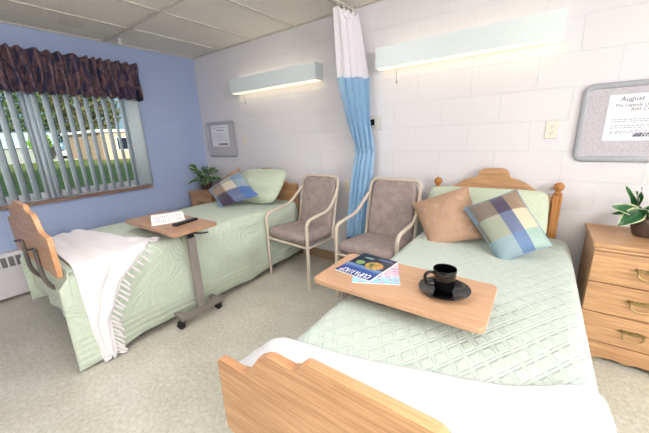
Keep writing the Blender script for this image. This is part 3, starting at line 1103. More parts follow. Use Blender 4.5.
def bed(label, x0, x1, ztop, yfoot, hb, fb, posts):
    cx = (x0 + x1) / 2
    t = thing('hospital_bed', label, 'bed', (cx, -1.1, 0), 'hospital beds')
    bm = B(); box(bm, x0 + 0.03, x1 - 0.03, yfoot + 0.09, -0.10, ztop - 0.19, ztop - 0.012); obj('mattress', bm, M['mattress'], t, bevel=0.04, seg=4)
    bm = B()
    box(bm, x0 + 0.06, x0 + 0.10, -2.1, -0.09, ztop - 0.27, ztop - 0.20); box(bm, x1 - 0.10, x1 - 0.06, -2.1, -0.09, ztop - 0.27, ztop - 0.20)
    for y in (-2.1, -1.4, -0.7, -0.13):
        box(bm, x0 + 0.10, x1 - 0.10, y, y + 0.04, ztop - 0.26, ztop - 0.21)
    for y in (-1.88, -0.5):
        box(bm, x0 + 0.12, x0 + 0.16, y, y + 0.04, 0.14, ztop - 0.20); box(bm, x1 - 0.16, x1 - 0.12, y, y + 0.04, 0.14, ztop - 0.20)
    box(bm, x0 + 0.03, x1 - 0.03, -1.90, -1.82, 0.10, 0.14); box(bm, x0 + 0.03, x1 - 0.03, -0.52, -0.44, 0.10, 0.14)
    obj('frame', bm, M['dark_steel'], t)
    for y in (-1.86, -0.48):
        for x in (x0 + 0.045, x1 - 0.045):
            bm = B()
            lathe(bm, [(0.012, -0.02), (0.048, -0.02), (0.052, -0.014), (0.052, 0.014), (0.048, 0.02), (0.012, 0.02)], (x, y - 0.02, 0.052), 18, axis='X')
            prism(bm, [(x - 0.028, y - 0.05, 0.06), (x - 0.028, y - 0.04, 0.112), (x - 0.028, y + 0.03, 0.112), (x - 0.028, y + 0.03, 0.07)], (0.056, 0, 0))
            obj('caster', bm, M['black_plastic'], t)
    # headboard
    hcx, hhalf, hbase, hbot, hsc = hb
    pr_ = head_profile(hcx, hhalf, hbase, hsc)
    outline = [(x, -0.068, z) for x, z in pr_] + [(hcx + hhalf, -0.068, hbot), (hcx - hhalf, -0.068, hbot)]
    bm = B(); prism(bm, outline, (0, 0.03, 0)); o = obj('headboard', bm, M['oak'], t, bevel=0.005)
    if posts:
        for x in (hcx - hhalf - 0.014, hcx + hhalf + 0.014):
            bm = B(); box(bm, x - 0.027, x + 0.027, -0.085, -0.031, 0.02, hbase + 0.012); p = obj('headboard_post', bm, M['golden_oak'], t, bevel=0.006)
            z = hbase + 0.012
            bm = B(); lathe(bm, [(0.024, z), (0.027, z + 0.006), (0.024, z + 0.012), (0.015, z + 0.018), (0.015, z + 0.024), (0.024, z + 0.032), (0.031, z + 0.045), (0.032, z + 0.056), (0.027, z + 0.07), (0.017, z + 0.08), (0.004, z + 0.085)], (x, -0.058, 0), 24)
            obj('finial', bm, M['golden_oak'], p)
    else:
        for dx in (-0.275, 0.275):
            bm = B(); box(bm, hcx + dx - 0.025, hcx + dx + 0.025, -0.037, -0.022, 0.2, hbase - 0.05)
            obj('headboard_bracket', bm, M['dark_steel'], t)
    # footboard
    fcx, fbase, fbot = fb
    pr_ = foot_profile(fcx, fbase)
    outline = [(x, yfoot, z) for x, z in pr_] + [(fcx + 0.517, yfoot, fbot + 0.02), (fcx + 0.505, yfoot, fbot), (fcx - 0.505, yfoot, fbot), (fcx - 0.517, yfoot, fbot + 0.02)]
    bm = B()
    prism(bm, outline, (0, 0.028, 0))
    bm.faces.ensure_lookup_table()
    for f in bm.faces[2:]:
        f.material_index = 1
    obj('footboard', bm, [M['oak'], M['oak_edge']], t, bevel=0.004)
    for dx in (-0.17, 0.17):
        bm = B()
        x = fcx + dx
        zt = fbase - 0.13
        pts = fillet([(x, yfoot - 0.008, zt), (x, yfoot - 0.008, fbot - 0.10), (x, yfoot + 0.04, fbot - 0.19), (x, -2.08, ztop - 0.235)], 0.06)
        tube(bm, pts, 0.024, 8, ry=0.013, up=(0, 1, 0))
        b_ = obj('footboard_bracket', bm, M['dark_steel'], t)
        bm = B(); lathe(bm, [(0.005, -0.034), (0.007, -0.03), (0.007, 0.0)], (x, yfoot - 0.012, zt + 0.004), 10, axis='Y'); obj('pin', bm, M['black_plastic'], b_)
    return t

NB = dict(x0=3.285, x1=4.205, z=0.63)
FBD = dict(x0=0.80, x1=1.755, z=0.66)
bed('oak hospital bed with carved post headboard in the foreground', NB['x0'], NB['x1'], NB['z'], -2.19, (3.715, 0.385, 0.918, 0.30, 1.0), (3.75, 0.722, 0.44), True)
bed('hospital bed by the window with plain oak headboard', FBD['x0'], FBD['x1'], FBD['z'], -2.243, (1.285, 0.475, 0.862, 0.30, 0.92), (1.25, 0.882, 0.625), False)

def draper(x0, x1, yf, ztop, r=0.06, flare=0.06, seed=0, wr=0.004, square=False):
    def D(a, b, off=0.0, fold=0.012):
        cx = min(max(a, x0 + r), x1 - r)
        cy = b if square and b >= yf else max(b, yf + (0 if square else r))
        ox, oy = a - cx, b - cy
        L = math.hypot(ox, oy)
        z = ztop + off + wr * nz(a * 5, b * 5, seed) + wr * 1.5 * nz(a * 1.7, b * 1.7, seed + 3)
        if L < 1e-9:
            return Vector((cx, cy, z))
        dx, dy = ox / L, oy / L
        rr = r + off
        q = r * PI / 2
        if L < q:
            th = L / r
            h_, dz = rr * math.sin(th), rr * (1 - math.cos(th))
        else:
            h_, dz = rr + flare * (L - q), rr + (L - q)
            along = a * abs(dy) + b * abs(dx) + math.atan2(dy, dx) * 0.25
            h_ += fold * min(1, (L - q) / 0.3) * (math.sin(along * 11 + seed) * 0.6 + math.sin(along * 23 + seed * 2) * 0.4) + fold * 0.5
        return Vector((cx + dx * h_, cy + dy * h_, z - dz))
    return D

DN = draper(NB['x0'] - 0.005, NB['x1'] + 0.01, -2.115, NB['z'], seed=2)
DF = draper(FBD['x0'] - 0.005, FBD['x1'] + 0.015, -2.175, FBD['z'], seed=5, flare=0.05, square=True)

def quilt(label, D, x0, x1, yf, yh, dropL, dropR, dropF, mat, name='quilt', square=False):
    bm = B()
    na, nb = 130, 170
    def ab(u, v):
        a0, a1 = x0 - dropL, x1
        b = lerp(yf - dropF, yh, v)
        dr = dropR(b)
        return lerp(x0 - dropL, x1 + dr, u), b
    def fn(u, v):
        a, b = ab(u, v)
        # keep the corner from growing longer than the drops
        cx = min(max(a, x0), x1); cy = max(b, yf)
        ox, oy = a - cx, b - cy
        L = math.hypot(ox, oy)
        lim = dropR(b) if ox > 0 else dropL
        if oy < 0:
            lim = max(dropF, lim) if abs(ox) > 1e-6 else dropF
        if L > lim and L > 1e-6:
            k_ = lim / L
            a, b = cx + ox * k_, cy + oy * k_
        return D(a, b)
    if square:
        def sq(u, v):
            b = lerp(yf, yh, v)
            a = lerp(x0 - dropL, x1 + dropR(b), u)
            k_ = min(1, max(0, (abs(a - (x0 + x1) / 2) - (x1 - x0) / 2) / 0.09))
            p = D(a, b)
            p.y -= (0.08 + 0.03 * max(0, a - x1)) * k_ * math.exp(-(b - yf) / 0.25)
            return p
        grid(bm, sq, na, nb, lambda u, v: (lerp(x0 - dropL, x1 + dropR(lerp(yf, yh, v)), u) - x1 + 0.25, lerp(yf, yh, v)))
        def flap(u, v):
            a = lerp(x0 - 0.03, x1 + 0.03, u)
            p = D(min(max(a, x0 + 0.06), x1 - 0.06), yf)
            th = min(1, v / 0.12) * PI / 2
            d_ = max(0, (v - 0.12)) * (dropF - 0.12 * abs(2 * u - 1) ** 3)
            ex = 0.0
            return Vector((a, yf - 0.025 * math.sin(th) - 0.01 * math.sin(u * 21) * min(1, d_ * 6), p.z - 0.025 * (1 - math.cos(th)) - d_ - ex))
        grid(bm, flap, 60, 30, lambda u, v: (u * 0.6, v * 0.5))
    else:
        grid(bm, fn, na, nb, ab)
    o = obj(name, bm, mat, solid=0.008, recalc=False)
    return tag(o, label, 'quilt', 'green bed quilts')
quilt('pale green diamond stitched quilt on the foreground bed', DN, NB['x0'], NB['x1'], -2.115, -0.12, 0.52, lambda b: 0.55, 0.22, M['quilt_near'])
qf = quilt('sage green quilt hanging to the floor on the bed by the window', DF, FBD['x0'], FBD['x1'], -2.175, -0.10, 0.45,
           lambda b: pw([(-2.3, 0.65), (-2.1, 0.63), (-1.85, 0.59), (-1.5, 0.59), (-0.9, 0.60), (-0.1, 0.56)], b), 0.44, M['quilt_far'], square=True)

# throws
bm = B()
up_ = [(3.19, -1.975), (3.25, -1.96), (3.466, -1.89), (3.70, -1.835), (3.87, -1.785), (4.0, -1.72), (4.16, -1.625), (4.24, -1.60), (4.62, -1.60)]
def tfn(u, v):
    a = lerp(3.19, 4.60, u)
    bu = pw(up_, a)
    b = lerp(-2.32, bu, v)
    wr_ = 0.006 * math.sin(a * 6 + b * 26 + 2 * nz(a * 3, b * 3, 2)) + 0.006 * nz(a * 8, b * 14, 7)
    p = DN(a, b, 0.017 + wr_, 0.016)
    p.x -= 0.125 * min(1, max(0, (3.42 - a) / 0.2)) ** 2
    return p
grid(bm, tfn, 130, 60, lambda u, v: (u * 1.4, v * 0.6))
o = obj('throw_blanket', bm, M['throw_near'], solid=0.006, recalc=False)
tag(o, 'plain white blanket folded over the foot of the foreground bed', 'blanket')

bm = B()
XR = FBD['x1']
t_up = [(0.0, (0.84, -1.88)), (0.2, (1.12, -1.79)), (0.38, (1.42, -1.74)), (0.48, (1.64, -1.63)), (0.54, (1.74, -1.73)), (0.66, (1.90, -1.94)), (0.82, (2.13, -2.06)), (1.0, (2.38, -2.07))]
t_lo = [(0.0, (0.84, -2.13)), (0.38, (1.5, -2.16)), (0.5, (1.70, -2.165)), (0.6, (1.86, -2.17)), (0.8, (2.12, -2.165)), (1.0, (2.38, -2.15))]
def ffn(u, v):
    lo, hi = pw(t_lo, u), pw(t_up, u)
    a, b = lerp(lo[0], hi[0], v), lerp(lo[1], hi[1], v)
    wr_ = 0.008 * math.sin(v * 14 + u * 5 + 2 * nz(u * 4, v * 3, 1)) + 0.006 * nz(u * 18, v * 8, 5)
    return DF(a, b, 0.02 + wr_, 0.012)
grid(bm, ffn, 120, 50, lambda u, v: (u * 1.9, v * 0.5))
tw = obj('throw_blanket', bm, M['throw'], solid=0.005, recalc=False)
tag(tw, 'fringed white throw draped off the bed by the window', 'blanket')
rnd = random.Random(3)
ends = [(u_, 1.0) for u_ in [0.47 + 0.53 * i / 25 for i in range(26)]] + [(1.0, v_) for v_ in [0.85, 0.68, 0.5, 0.33, 0.16, 0.02]]
for u_, v_ in ends:
    p = ffn(u_, v_)
    q = ffn(u_, v_ - 0.04) if v_ >= 0.04 else p
    out_ = (p - q)
    out_.z = 0
    L = rnd.uniform(0.06, 0.09)
    if u_ < 0.53:
        d_ = Vector((0.2, 0.9, -0.10))
        L *= 0.7
    else:
        d_ = Vector((0.06, 0.45 + 0.2 * rnd.random(), -0.85))
    if v_ < 1.0:
        d_ = Vector((0.05, rnd.uniform(-0.2, 0.2), -1)); L = rnd.uniform(0.05, 0.06)
    d_.normalize()
    p = p + Vector((0.006, 0, 0.004))
    e_ = p + d_ * L
    e_.z = max(e_.z, 0.012)
    m_ = (p + e_) / 2 + Vector((0.006, rnd.uniform(-.006, .006), 0))
    bm = B(); tube(bm, smooth_path([p, m_, e_], 3), 0.0055, 6, taper=lambda k_: 0.7 + 0.7 * math.sin(k_ * 2.6))
    obj('tassel', bm, M['throw'], tw)

# pillows
def pillow_fn(P, thick, ears=0.05, rnd_=0.0, crease=0.05):
    TL, TR, BR, BL = [Vector(p) for p in P]
    n_ = (TR - TL).cross(BL - TL).normalized()      # may face either way; fixed by the caller's order
    ctr = (TL + TR + BR + BL) / 4
    def fn(u, v, s):
        su, sv = 2 * u - 1, 2 * v - 1
        base = (TL * (1 - u) + TR * u) * (1 - v) + (BL * (1 - u) + BR * u) * v
        e = 1 - ears * ((1 - sv * sv) * su * su + (1 - su * su) * sv * sv)
        p = ctr + (base - ctr) * e
        hgt = max(0.0, (1 - abs(su) ** 2.6)) ** 0.62 * max(0.0, (1 - abs(sv) ** 2.6)) ** 0.62
        w = crease * (nz(u * 3.0, v * 3.0, s * 2 + thick * 30) + 0.6 * nz(u * 8.0, v * 6.0, s * 2 + 4))
        p = ctr + (p - ctr) * (1 - rnd_ * (su * sv) ** 4)
        return p + n_ * (s * thick * hgt * (1 + w))
    return fn
def pillow(name, label, P, thick, mat, cat='pillow', ears=0.05, group=None, n=36, rnd_=0.0, crease=0.05):
    fn = pillow_fn(P, thick, ears, rnd_, crease)
    bm = B()
    for s in (-1, 1):
        grid(bm, lambda u, v, s=s: fn(u, v, s), n, n, lambda u, v: (u, v))
    bmesh.ops.remove_doubles(bm, verts=bm.verts, dist=0.0004)
    o = obj(name, bm, mat, recalc=True, ang=70)
    return tag(o, label, cat, group), fn
def piping(fn, parent, mat, r=0.004):
    bm = B()
    N = 20
    path = [fn(i / N, 0, 0) for i in range(N)] + [fn(1, i / N, 0) for i in range(N)] + [fn(1 - i / N, 1, 0) for i in range(N)] + [fn(0, 1 - i / N, 0) for i in range(N)]
    tube(bm, path, r, 8, closed=True)
    obj('piping', bm, mat, parent)

pl_near = plaid_mat('near_plaid_silk', [
    [rgb(120, 150, 176), rgb(124, 112, 102), rgb(74, 66, 90), rgb(146, 124, 104)],
    [rgb(120, 116, 106), rgb(154, 160, 142), rgb(104, 114, 146), rgb(206, 196, 170)],
    [rgb(130, 160, 170), rgb(140, 162, 170), rgb(92, 120, 162), rgb(154, 180, 172)]], [0.06, 0.46, 0.70], [0.36, 0.70])
pl_far = plaid_mat('far_plaid_silk', [
    [rgb(110, 150, 196), rgb(112, 98, 88), rgb(158, 164, 156), rgb(116, 150, 178)],
    [rgb(110, 150, 196), rgb(152, 124, 102), rgb(218, 206, 184), rgb(150, 168, 182)],
    [rgb(110, 150, 196), rgb(66, 54, 74), rgb(104, 116, 152), rgb(80, 112, 172)]], [0.08, 0.42, 0.72], [0.34, 0.66])

o, f = pillow('bed_pillow', 'green quilted pillow against the carved headboard behind two cushions', [(3.28, -0.145, 0.955), (4.07, -0.14, 0.965), (4.085, -0.33, 0.655), (3.285, -0.35, 0.655)], 0.09, M['sham'], ears=0.02, rnd_=0.08, crease=0.2, group='green bed pillows')
piping(f, o, M['sham'])
o, f = pillow('throw_pillow', 'tan cushion with pale vine embroidery on the foreground bed', [(3.20, -0.34, 0.835), (3.575, -0.255, 0.985), (3.74, -0.49, 0.685), (3.43, -0.60, 0.60)], 0.085, M['tan_pillow'], group='tan cushions', ears=0.045)
piping(f, o, M['tan_pillow'])
def embroider(fn, parent, side):
    bm = B()
    def S_(u, v):
        p, q = fn(u, v, side), fn(u, v, 0)
        d = (p - q)
        d = d.normalized() if d.length > 1e-6 else Vector((0, 0, 1))
        return p + d * 0.0015
    def curve(pts, r=0.0017, k=5):
        pp = smooth_path([Vector((a, b, 0)) for a, b in pts], k)
        tube(bm, [S_(min(max(p.x, .03), .97), min(max(p.y, .03), .97)) for p in pp], r, 5)
    curve([(.12, .30), (.25, .38), (.38, .30), (.52, .38), (.62, .30), (.78, .22), (.9, .30)])
    curve([(.2, .92), (.28, .78), (.24, .64), (.34, .52), (.5, .52), (.6, .62), (.74, .60), (.88, .70)])
    curve([(.55, .95), (.6, .82), (.7, .78), (.8, .84)])
    rr = random.Random(5)
    for (cu, cv, rad) in ((.40, .36, .055), (.30, .60, .065), (.66, .30, .05), (.60, .64, .06), (.78, .62, .045), (.26, .80, .05), (.82, .28, .045), (.64, .82, .05), (.18, .34, .045), (.50, .47, .035)):
        curve([(cu + rad * (1 - t / 22) * math.cos(t * .6), cv + rad * (1 - t / 22) * math.sin(t * .6)) for t in range(20)], 0.0014, 2)
        for i in range(6):
            a = i * PI / 3
            curve([(cu, cv), (cu + rad * .9 * math.cos(a + .2), cv + rad * .9 * math.sin(a + .2)), (cu + rad * 1.3 * math.cos(a), cv + rad * 1.3 * math.sin(a))], 0.0013, 3)
    for i in range(46):
        u, v = rr.uniform(.1, .9), rr.uniform(.2, .9)
        a = rr.uniform(0, 6.3)
        curve([(u, v), (u + .03 * math.cos(a), v + .03 * math.sin(a)), (u + .05 * math.cos(a + .5), v + .05 * math.sin(a + .5))], 0.0016, 3)
    obj('embroidery', bm, M['embroidery'], parent)
embroider(f, o, -1 if f(0.5, 0.5, -1).y < f(0.5, 0.5, 1).y else 1)
bm = B()
p = f(0.30, 0.985, 0) ; p = f(0.0, 0.80, 0)
prism(bm, [p, p + Vector((-0.012, -0.02, -0.004)), p + Vector((-0.006, -0.022, -0.042)), p + Vector((0.008, -0.002, -0.038))], (0.001, -0.001, 0))
obj('care_tag', bm, M['tag_white'], o)
o, f = pillow('throw_pillow', 'plaid blue and taupe silk cushion on the foreground bed', [(3.60, -0.475, 0.872), (3.885, -0.385, 1.005), (4.105, -0.565, 0.725), (3.872, -0.69, 0.605)], 0.07, pl_near, ears=0.035, group='plaid cushions')
piping(f, o, pl_near, 0.003)

o, f = pillow('bed_pillow', 'pale green pillow against the plain headboard by the window', [(0.96, -0.16, 1.01), (1.74, -0.145, 1.04), (1.70, -0.40, 0.685), (1.0, -0.42, 0.675)], 0.11, M['sham'], ears=0.01, rnd_=0.14, crease=0.22, group='green bed pillows')
piping(f, o, M['sham'])
o, f = pillow('throw_pillow', 'plain tan cushion behind the plaid one near the window', [(0.565, -0.32, 0.762), (0.95, -0.19, 1.045), (1.20, -0.32, 0.83), (0.84, -0.42, 0.70)], 0.075, M['tan_pillow'], group='tan cushions', ears=0.06)
o, f = pillow('throw_pillow', 'plaid cushion with cream centre and blue corner by the window', [(0.68, -0.49, 0.79), (1.136, -0.345, 1.012), (1.60, -0.50, 0.797), (1.21, -0.715, 0.668)], 0.075, pl_far, group='plaid cushions')

# ---------------------------------------------------------------- overbed tables
def overbed_table(label, cx, cy, L, Wd, z, mat, col_x, base_dir, lever=(0.02, 0.08), coff=0.0):
    cy0 = cy
    t = thing('overbed_table', label, 'table', (cx, cy, 0), 'overbed tables')
    x0, x1, y0, y1 = cx - L / 2, cx + L / 2, cy - Wd / 2, cy + Wd / 2
    r = 0.03
    pts = []
    for px, py, a0 in ((x1 - r, y1 - r, 0), (x0 + r, y1 - r, PI / 2), (x0 + r, y0 + r, PI), (x1 - r, y0 + r, 1.5 * PI)):
        for i in range(6):
            a = a0 + i * PI / 10
            pts.append((px + r * math.cos(a), py + r * math.sin(a), z - 0.024))
    bm = B(); prism(bm, pts, (0, 0, 0.024)); obj('tabletop', bm, mat, t, bevel=0.004)
    cy = cy0 + coff
    bm = B(); box(bm, col_x - 0.019, col_x + 0.019, cy - 0.03, cy + 0.03, 0.09, z - 0.09); obj('column', bm, M['grey_steel'], t, bevel=0.006)
    bm = B(); box(bm, col_x - 0.014, col_x + 0.014, cy - 0.024, cy + 0.024, z - 0.1, z - 0.045)
    xa, xb = min(col_x - 0.04, cx), max(col_x + 0.04, cx)
    box(bm, xa, xb, cy - 0.05, cy + 0.05, z - 0.045, z - 0.025)
    obj('support_arm', bm, M['black_plastic'], t, bevel=0.003)
    bm = B(); tube(bm, fillet([(col_x, cy, z - 0.05), (col_x + lever[0], cy + lever[1], z - 0.05), (col_x + lever[0] * 1.5, cy + lever[1] * 1.75, z - 0.04)], 0.03), 0.012, 8, ry=0.006); obj('height_lever', bm, M['black_plastic'], t)
    bm = B()
    yA, yB = cy - 0.185, cy + 0.185
    box(bm, col_x - 0.03, col_x + 0.03, yA, yB, 0.062, 0.10)
    for y in (yA + 0.03, yB - 0.03):
        xe = col_x + base_dir * 0.62
        box(bm, min(col_x, xe), max(col_x, xe), y - 0.02, y + 0.02, 0.064, 0.092)
    obj('base', bm, M['grey_steel'], t, bevel=0.005)
    for x, y in ((col_x, yA + 0.02), (col_x, yB - 0.02), (col_x + base_dir * 0.6, yA + 0.02), (col_x + base_dir * 0.6, yB - 0.02)):
        bm = B()
        for dx in (-0.012, 0.012):
            lathe(bm, [(0.006, -0.008), (0.024, -0.008), (0.026, 0), (0.024, 0.008), (0.006, 0.008)], (x + dx, y - 0.02, 0.027), 16, axis='X')
        prism(bm, [(x - 0.02, y - 0.04, 0.03), (x - 0.02, y - 0.035, 0.055), (x - 0.02, y + 0.01, 0.068), (x - 0.02, y + 0.012, 0.05)], (0.04, 0, 0))
        obj('caster', bm, M['black_plastic'], t)
    return t
overbed_table('light oak overbed table holding the black cup', 3.538, -1.435, 0.735, 0.365, 0.732, M['laminate'], 3.19, 1, (0.06, 0.02), 0.11)
overbed_table('brown overbed table holding the open book', 1.635, -1.485, 0.78, 0.35, 0.77, M['laminate_dk'], 1.91, -1, (0.10, 0.03))

def rotated(bm, cx, cy, ang):
    bmesh.ops.rotate(bm, verts=bm.verts, cent=(cx, cy, 0), matrix=Matrix.Rotation(ang, 3, 'Z'))
    return bm

# open book and remote
bk = thing('open_book', 'open white paperback lying on the brown overbed table', 'book', (1.545, -1.45, 0.77))
for s, nm in ((-1, 'page_block'), (1, 'page_block')):
    bm = B()
    def pf(u, v, s=s):
        x = s * u * 0.165
        zz = 0.772 + 0.026 * math.exp(-((u - 0.22) / 0.28) ** 2) * (1 - math.exp(-u * 9)) + 0.010 * (1 - u)
        return Vector((1.545 + x, -1.45 + (v - 0.5) * 0.235, zz + 0.006))
    grid(bm, pf, 14, 2)
    def pb(u, v, s=s):
        p = pf(u, v); p.z = 0.7725
        return p
    grid(bm, pb, 14, 2)
    for vv in (0, 1):
        grid(bm, lambda u, v, vv=vv: (pf(u, vv) if v > .5 else pb(u, vv)), 14, 1)
    grid(bm, lambda u, v: (pf(1, u) if v > .5 else pb(1, u)), 2, 1)
    bmesh.ops.remove_doubles(bm, verts=bm.verts, dist=1e-5)
    rotated(bm, 1.545, -1.45, math.radians(-24))
    pg = obj('page_block', bm, M['page'], bk)
    bm = B()
    rr = random.Random(4 + s)
    for i in range(15):
        v = 0.12 + 0.76 * i / 14
        w = 0.86 if rr.random() > .2 else 0.5
        grid(bm, lambda a, b, v=v, w=w: pf(lerp(0.16, w, a), v + b * 0.016) + Vector((0, 0, 0.0012)), 8, 1)
    rotated(bm, 1.545, -1.45, math.radians(-24))
    obj('text_lines', bm, M['pale_ink'], pg, recalc=False)
bm = B(); box(bm, 1.545 - 0.17, 1.545 + 0.17, -1.45 - 0.121, -1.45 + 0.121, 0.7702, 0.7722)
rotated(bm, 1.545, -1.45, math.radians(-24)); obj('cover', bm, M['paper'], bk)

rc = thing('remote_control', 'black remote control beside the open book', 'remote', (1.81, -1.45, 0.77))
bm = B(); box(bm, 1.787, 1.833, -1.55, -1.35, 0.7705, 0.79); rotated(bm, 1.81, -1.45, math.radians(8)); obj('body', bm, M['black_plastic'], rc, bevel=0.006)
bm = B()
for i in range(6):
    for j in range(3):
        box(bm, 1.794 + j * 0.012, 1.802 + j * 0.012, -1.53 + i * 0.022, -1.52 + i * 0.022, 0.79, 0.792)
rotated(bm, 1.81, -1.45, math.radians(8)); obj('buttons', bm, M['slot'], rc)

# cup, saucer, magazines
TZ = 0.732
sc_ = (3.725, -1.43)
bm = B(); lathe(bm, [(0.002, TZ + 0.0015), (0.052, TZ + 0.001), (0.056, TZ + 0.004), (0.075, TZ + 0.010), (0.093, TZ + 0.019), (0.0945, TZ + 0.022), (0.091, TZ + 0.022), (0.073, TZ + 0.0145), (0.055, TZ + 0.009), (0.05, TZ + 0.0075), (0.002, TZ + 0.0075)], (sc_[0], sc_[1], 0), 48)
bmesh.ops.scale(bm, vec=(1.08, 1.08, 1), space=Matrix.Translation((-sc_[0], -sc_[1], 0)), verts=bm.verts)
tag(obj('saucer', bm, M['black_glaze']), 'glossy black saucer under the black cup', 'saucer')
mg = thing('coffee_cup', 'glossy black cup standing on the black saucer', 'cup', (sc_[0] - 0.002, sc_[1], TZ + 0.008))
bm = B()
z = TZ + 0.008
lathe(bm, [(0.002, z + 0.001), (0.030, z), (0.034, z + 0.003), (0.040, z + 0.02), (0.0425, z + 0.045), (0.044, z + 0.075), (0.0465, z + 0.098), (0.0455, z + 0.1), (0.043, z + 0.098), (0.0405, z + 0.07), (0.039, z + 0.045), (0.036, z + 0.02), (0.030, z + 0.006), (0.002, z + 0.006)], (sc_[0] - 0.002, sc_[1], 0), 48)
obj('body', bm, M['black_glaze'], mg)
bm = B(); lathe(bm, [(0.002, z + 0.073), (0.0405, z + 0.073)], (sc_[0] - 0.002, sc_[1], 0), 32); obj('coffee', bm, M['coffee'], mg)
bm = B()
hd = Vector((-0.86, -0.5, 0)).normalized()
hp = [(0.041, 0.078), (0.055, 0.084), (0.072, 0.078), (0.079, 0.058), (0.073, 0.038), (0.058, 0.028), (0.040, 0.030)]
tube(bm, smooth_path([Vector((sc_[0] - 0.002, sc_[1], z + q)) + hd * p for p, q in hp], 5), 0.0055, 10, ry=0.0065)
obj('handle', bm, M['black_glaze'], mg)

def m_cover():
    k = NT('magazine_cover_photo', rgb(40, 50, 90), 0.2)
    tc = k.n('ShaderNodeTexCoord')
    sp = k.n('ShaderNodeSeparateXYZ')
    k.l(tc.outputs['UV'], sp.inputs[0])
    g = k.ramp(sp.outputs[1], [(0.0, rgb(42, 56, 128)), (0.28, rgb(58, 84, 158)), (0.40, rgb(120, 148, 196)), (0.48, rgb(24, 26, 40)), (1.0, rgb(24, 30, 50))])
    v = k.coord('UV', (5, 4, 1))
    n_ = k.n('ShaderNodeTexNoise', Scale=1.0, Detail=2.0)
    k.l(v, n_.inputs['Vector'])
    spots = k.ramp(n_.outputs['Color'], [(0.35, rgb(60, 90, 50)), (0.5, rgb(220, 170, 70)), (0.62, rgb(214, 130, 100)), (0.7, rgb(240, 220, 180))])
    def blob(cx, cy, rx, ry):
        a = k.math('DIVIDE', k.math('SUBTRACT', sp.outputs[0], cx), rx)
        b = k.math('DIVIDE', k.math('SUBTRACT', sp.outputs[1], cy), ry)
        d = k.math('ADD', k.math('MULTIPLY', a, a), k.math('MULTIPLY', b, b))
        d = k.math('ADD', d, k.math('MULTIPLY', k.math('SUBTRACT', n_.outputs['Fac'], 0.5), 1.2))
        return k.math('LESS_THAN', d, 1.0)
    c_ = k.mix(blob(0.66, 0.55, 0.22, 0.17), g, spots)
    c_ = k.mix(blob(0.26, 0.56, 0.12, 0.09), c_, rgb(132, 160, 84))
    c_ = k.mix(blob(0.3, 0.82, 0.14, 0.05), c_, rgb(110, 130, 120))
    c_ = k.mix(blob(0.75, 0.88, 0.2, 0.03), c_, rgb(90, 110, 170))
    k.base(c_)
    return k.m
def m_cover2():
    k = NT('pastel_magazine_cover', rgb(200, 220, 240), 0.25)
    tc = k.n('ShaderNodeTexCoord')
    sp = k.n('ShaderNodeSeparateXYZ')
    k.l(tc.outputs['UV'], sp.inputs[0])
    g = k.ramp(sp.outputs[1], [(0.0, rgb(150, 212, 240)), (0.2, rgb(170, 220, 244)), (0.24, rgb(214, 226, 240)), (0.45, rgb(232, 200, 222)), (0.7, rgb(222, 226, 240)), (1.0, rgb(236, 214, 228))])
    w = k.n('ShaderNodeTexNoise', Scale=1.0, Detail=1.0)
    v = k.coord('UV', (9, 3, 1))
    k.l(v, w.inputs['Vector'])
    f_ = k.math('MULTIPLY', k.math('GREATER_THAN', w.outputs['Fac'], 0.52), k.math('GREATER_THAN', k.math('SINE', k.math('MULTIPLY', sp.outputs[1], 55.0)), 0.2))
    c_ = k.mix(k.math('MULTIPLY', f_, 0.6), g, rgb(226, 120, 176))
    a = k.math('DIVIDE', k.math('SUBTRACT', sp.outputs[0], 0.42), 0.2)
    b = k.math('DIVIDE', k.math('SUBTRACT', sp.outputs[1], 0.42), 0.25)
    d = k.math('ADD', k.math('MULTIPLY', a, a), k.math('MULTIPLY', b, b))
    c_ = k.mix(k.math('LESS_THAN', d, 1.0), c_, rgb(72, 48, 54))
    k.base(c_)
    return k.m
def magazine(label, corners, z, h_, mat):
    """corners: bottom-left, bottom-right, top-right, top-left of the cover as seen"""
    cx = sum(c_[0] for c_ in corners) / 4; cy = sum(c_[1] for c_ in corners) / 4
    t = thing('magazine', label, 'magazine', (cx, cy, z))
    bm = B(); prism(bm, [(x, y, z + 0.0004) for x, y in corners], (0, 0, h_ - 0.0008)); obj('pages', bm, M['page'], t)
    bl, br, tr, tl = [Vector((x, y, 0)) for x, y in corners]
    bm = B()
    grid(bm, lambda u, v: (bl * (1 - u) + br * u) * (1 - v) + (tl * (1 - u) + tr * u) * v + Vector((0, 0, z + h_)), 6, 6)
    obj('cover', bm, mat, t, recalc=False)
    return t, (bl, br, tr, tl)
def quadmag(ax, ay, ux, uy, w, h_):
    u = Vector((ux, uy)).normalized()
    v = Vector((-u.y, u.x))
    a = Vector((ax, ay))
    return [tuple(a), tuple(a + u * w), tuple(a + u * w + v * h_), tuple(a + v * h_)]
mA, _ = magazine('pastel blue and pink magazine underneath the navy one', quadmag(3.355, -1.56, 1.0, 0.46, 0.215, 0.262), TZ, 0.004, m_cover2())
mB, (bl, br, tr, tl) = magazine('navy magazine with food photo cover lying on top', quadmag(3.222, -1.497, 0.995, -0.115, 0.205, 0.258), TZ + 0.0045, 0.007, m_cover())
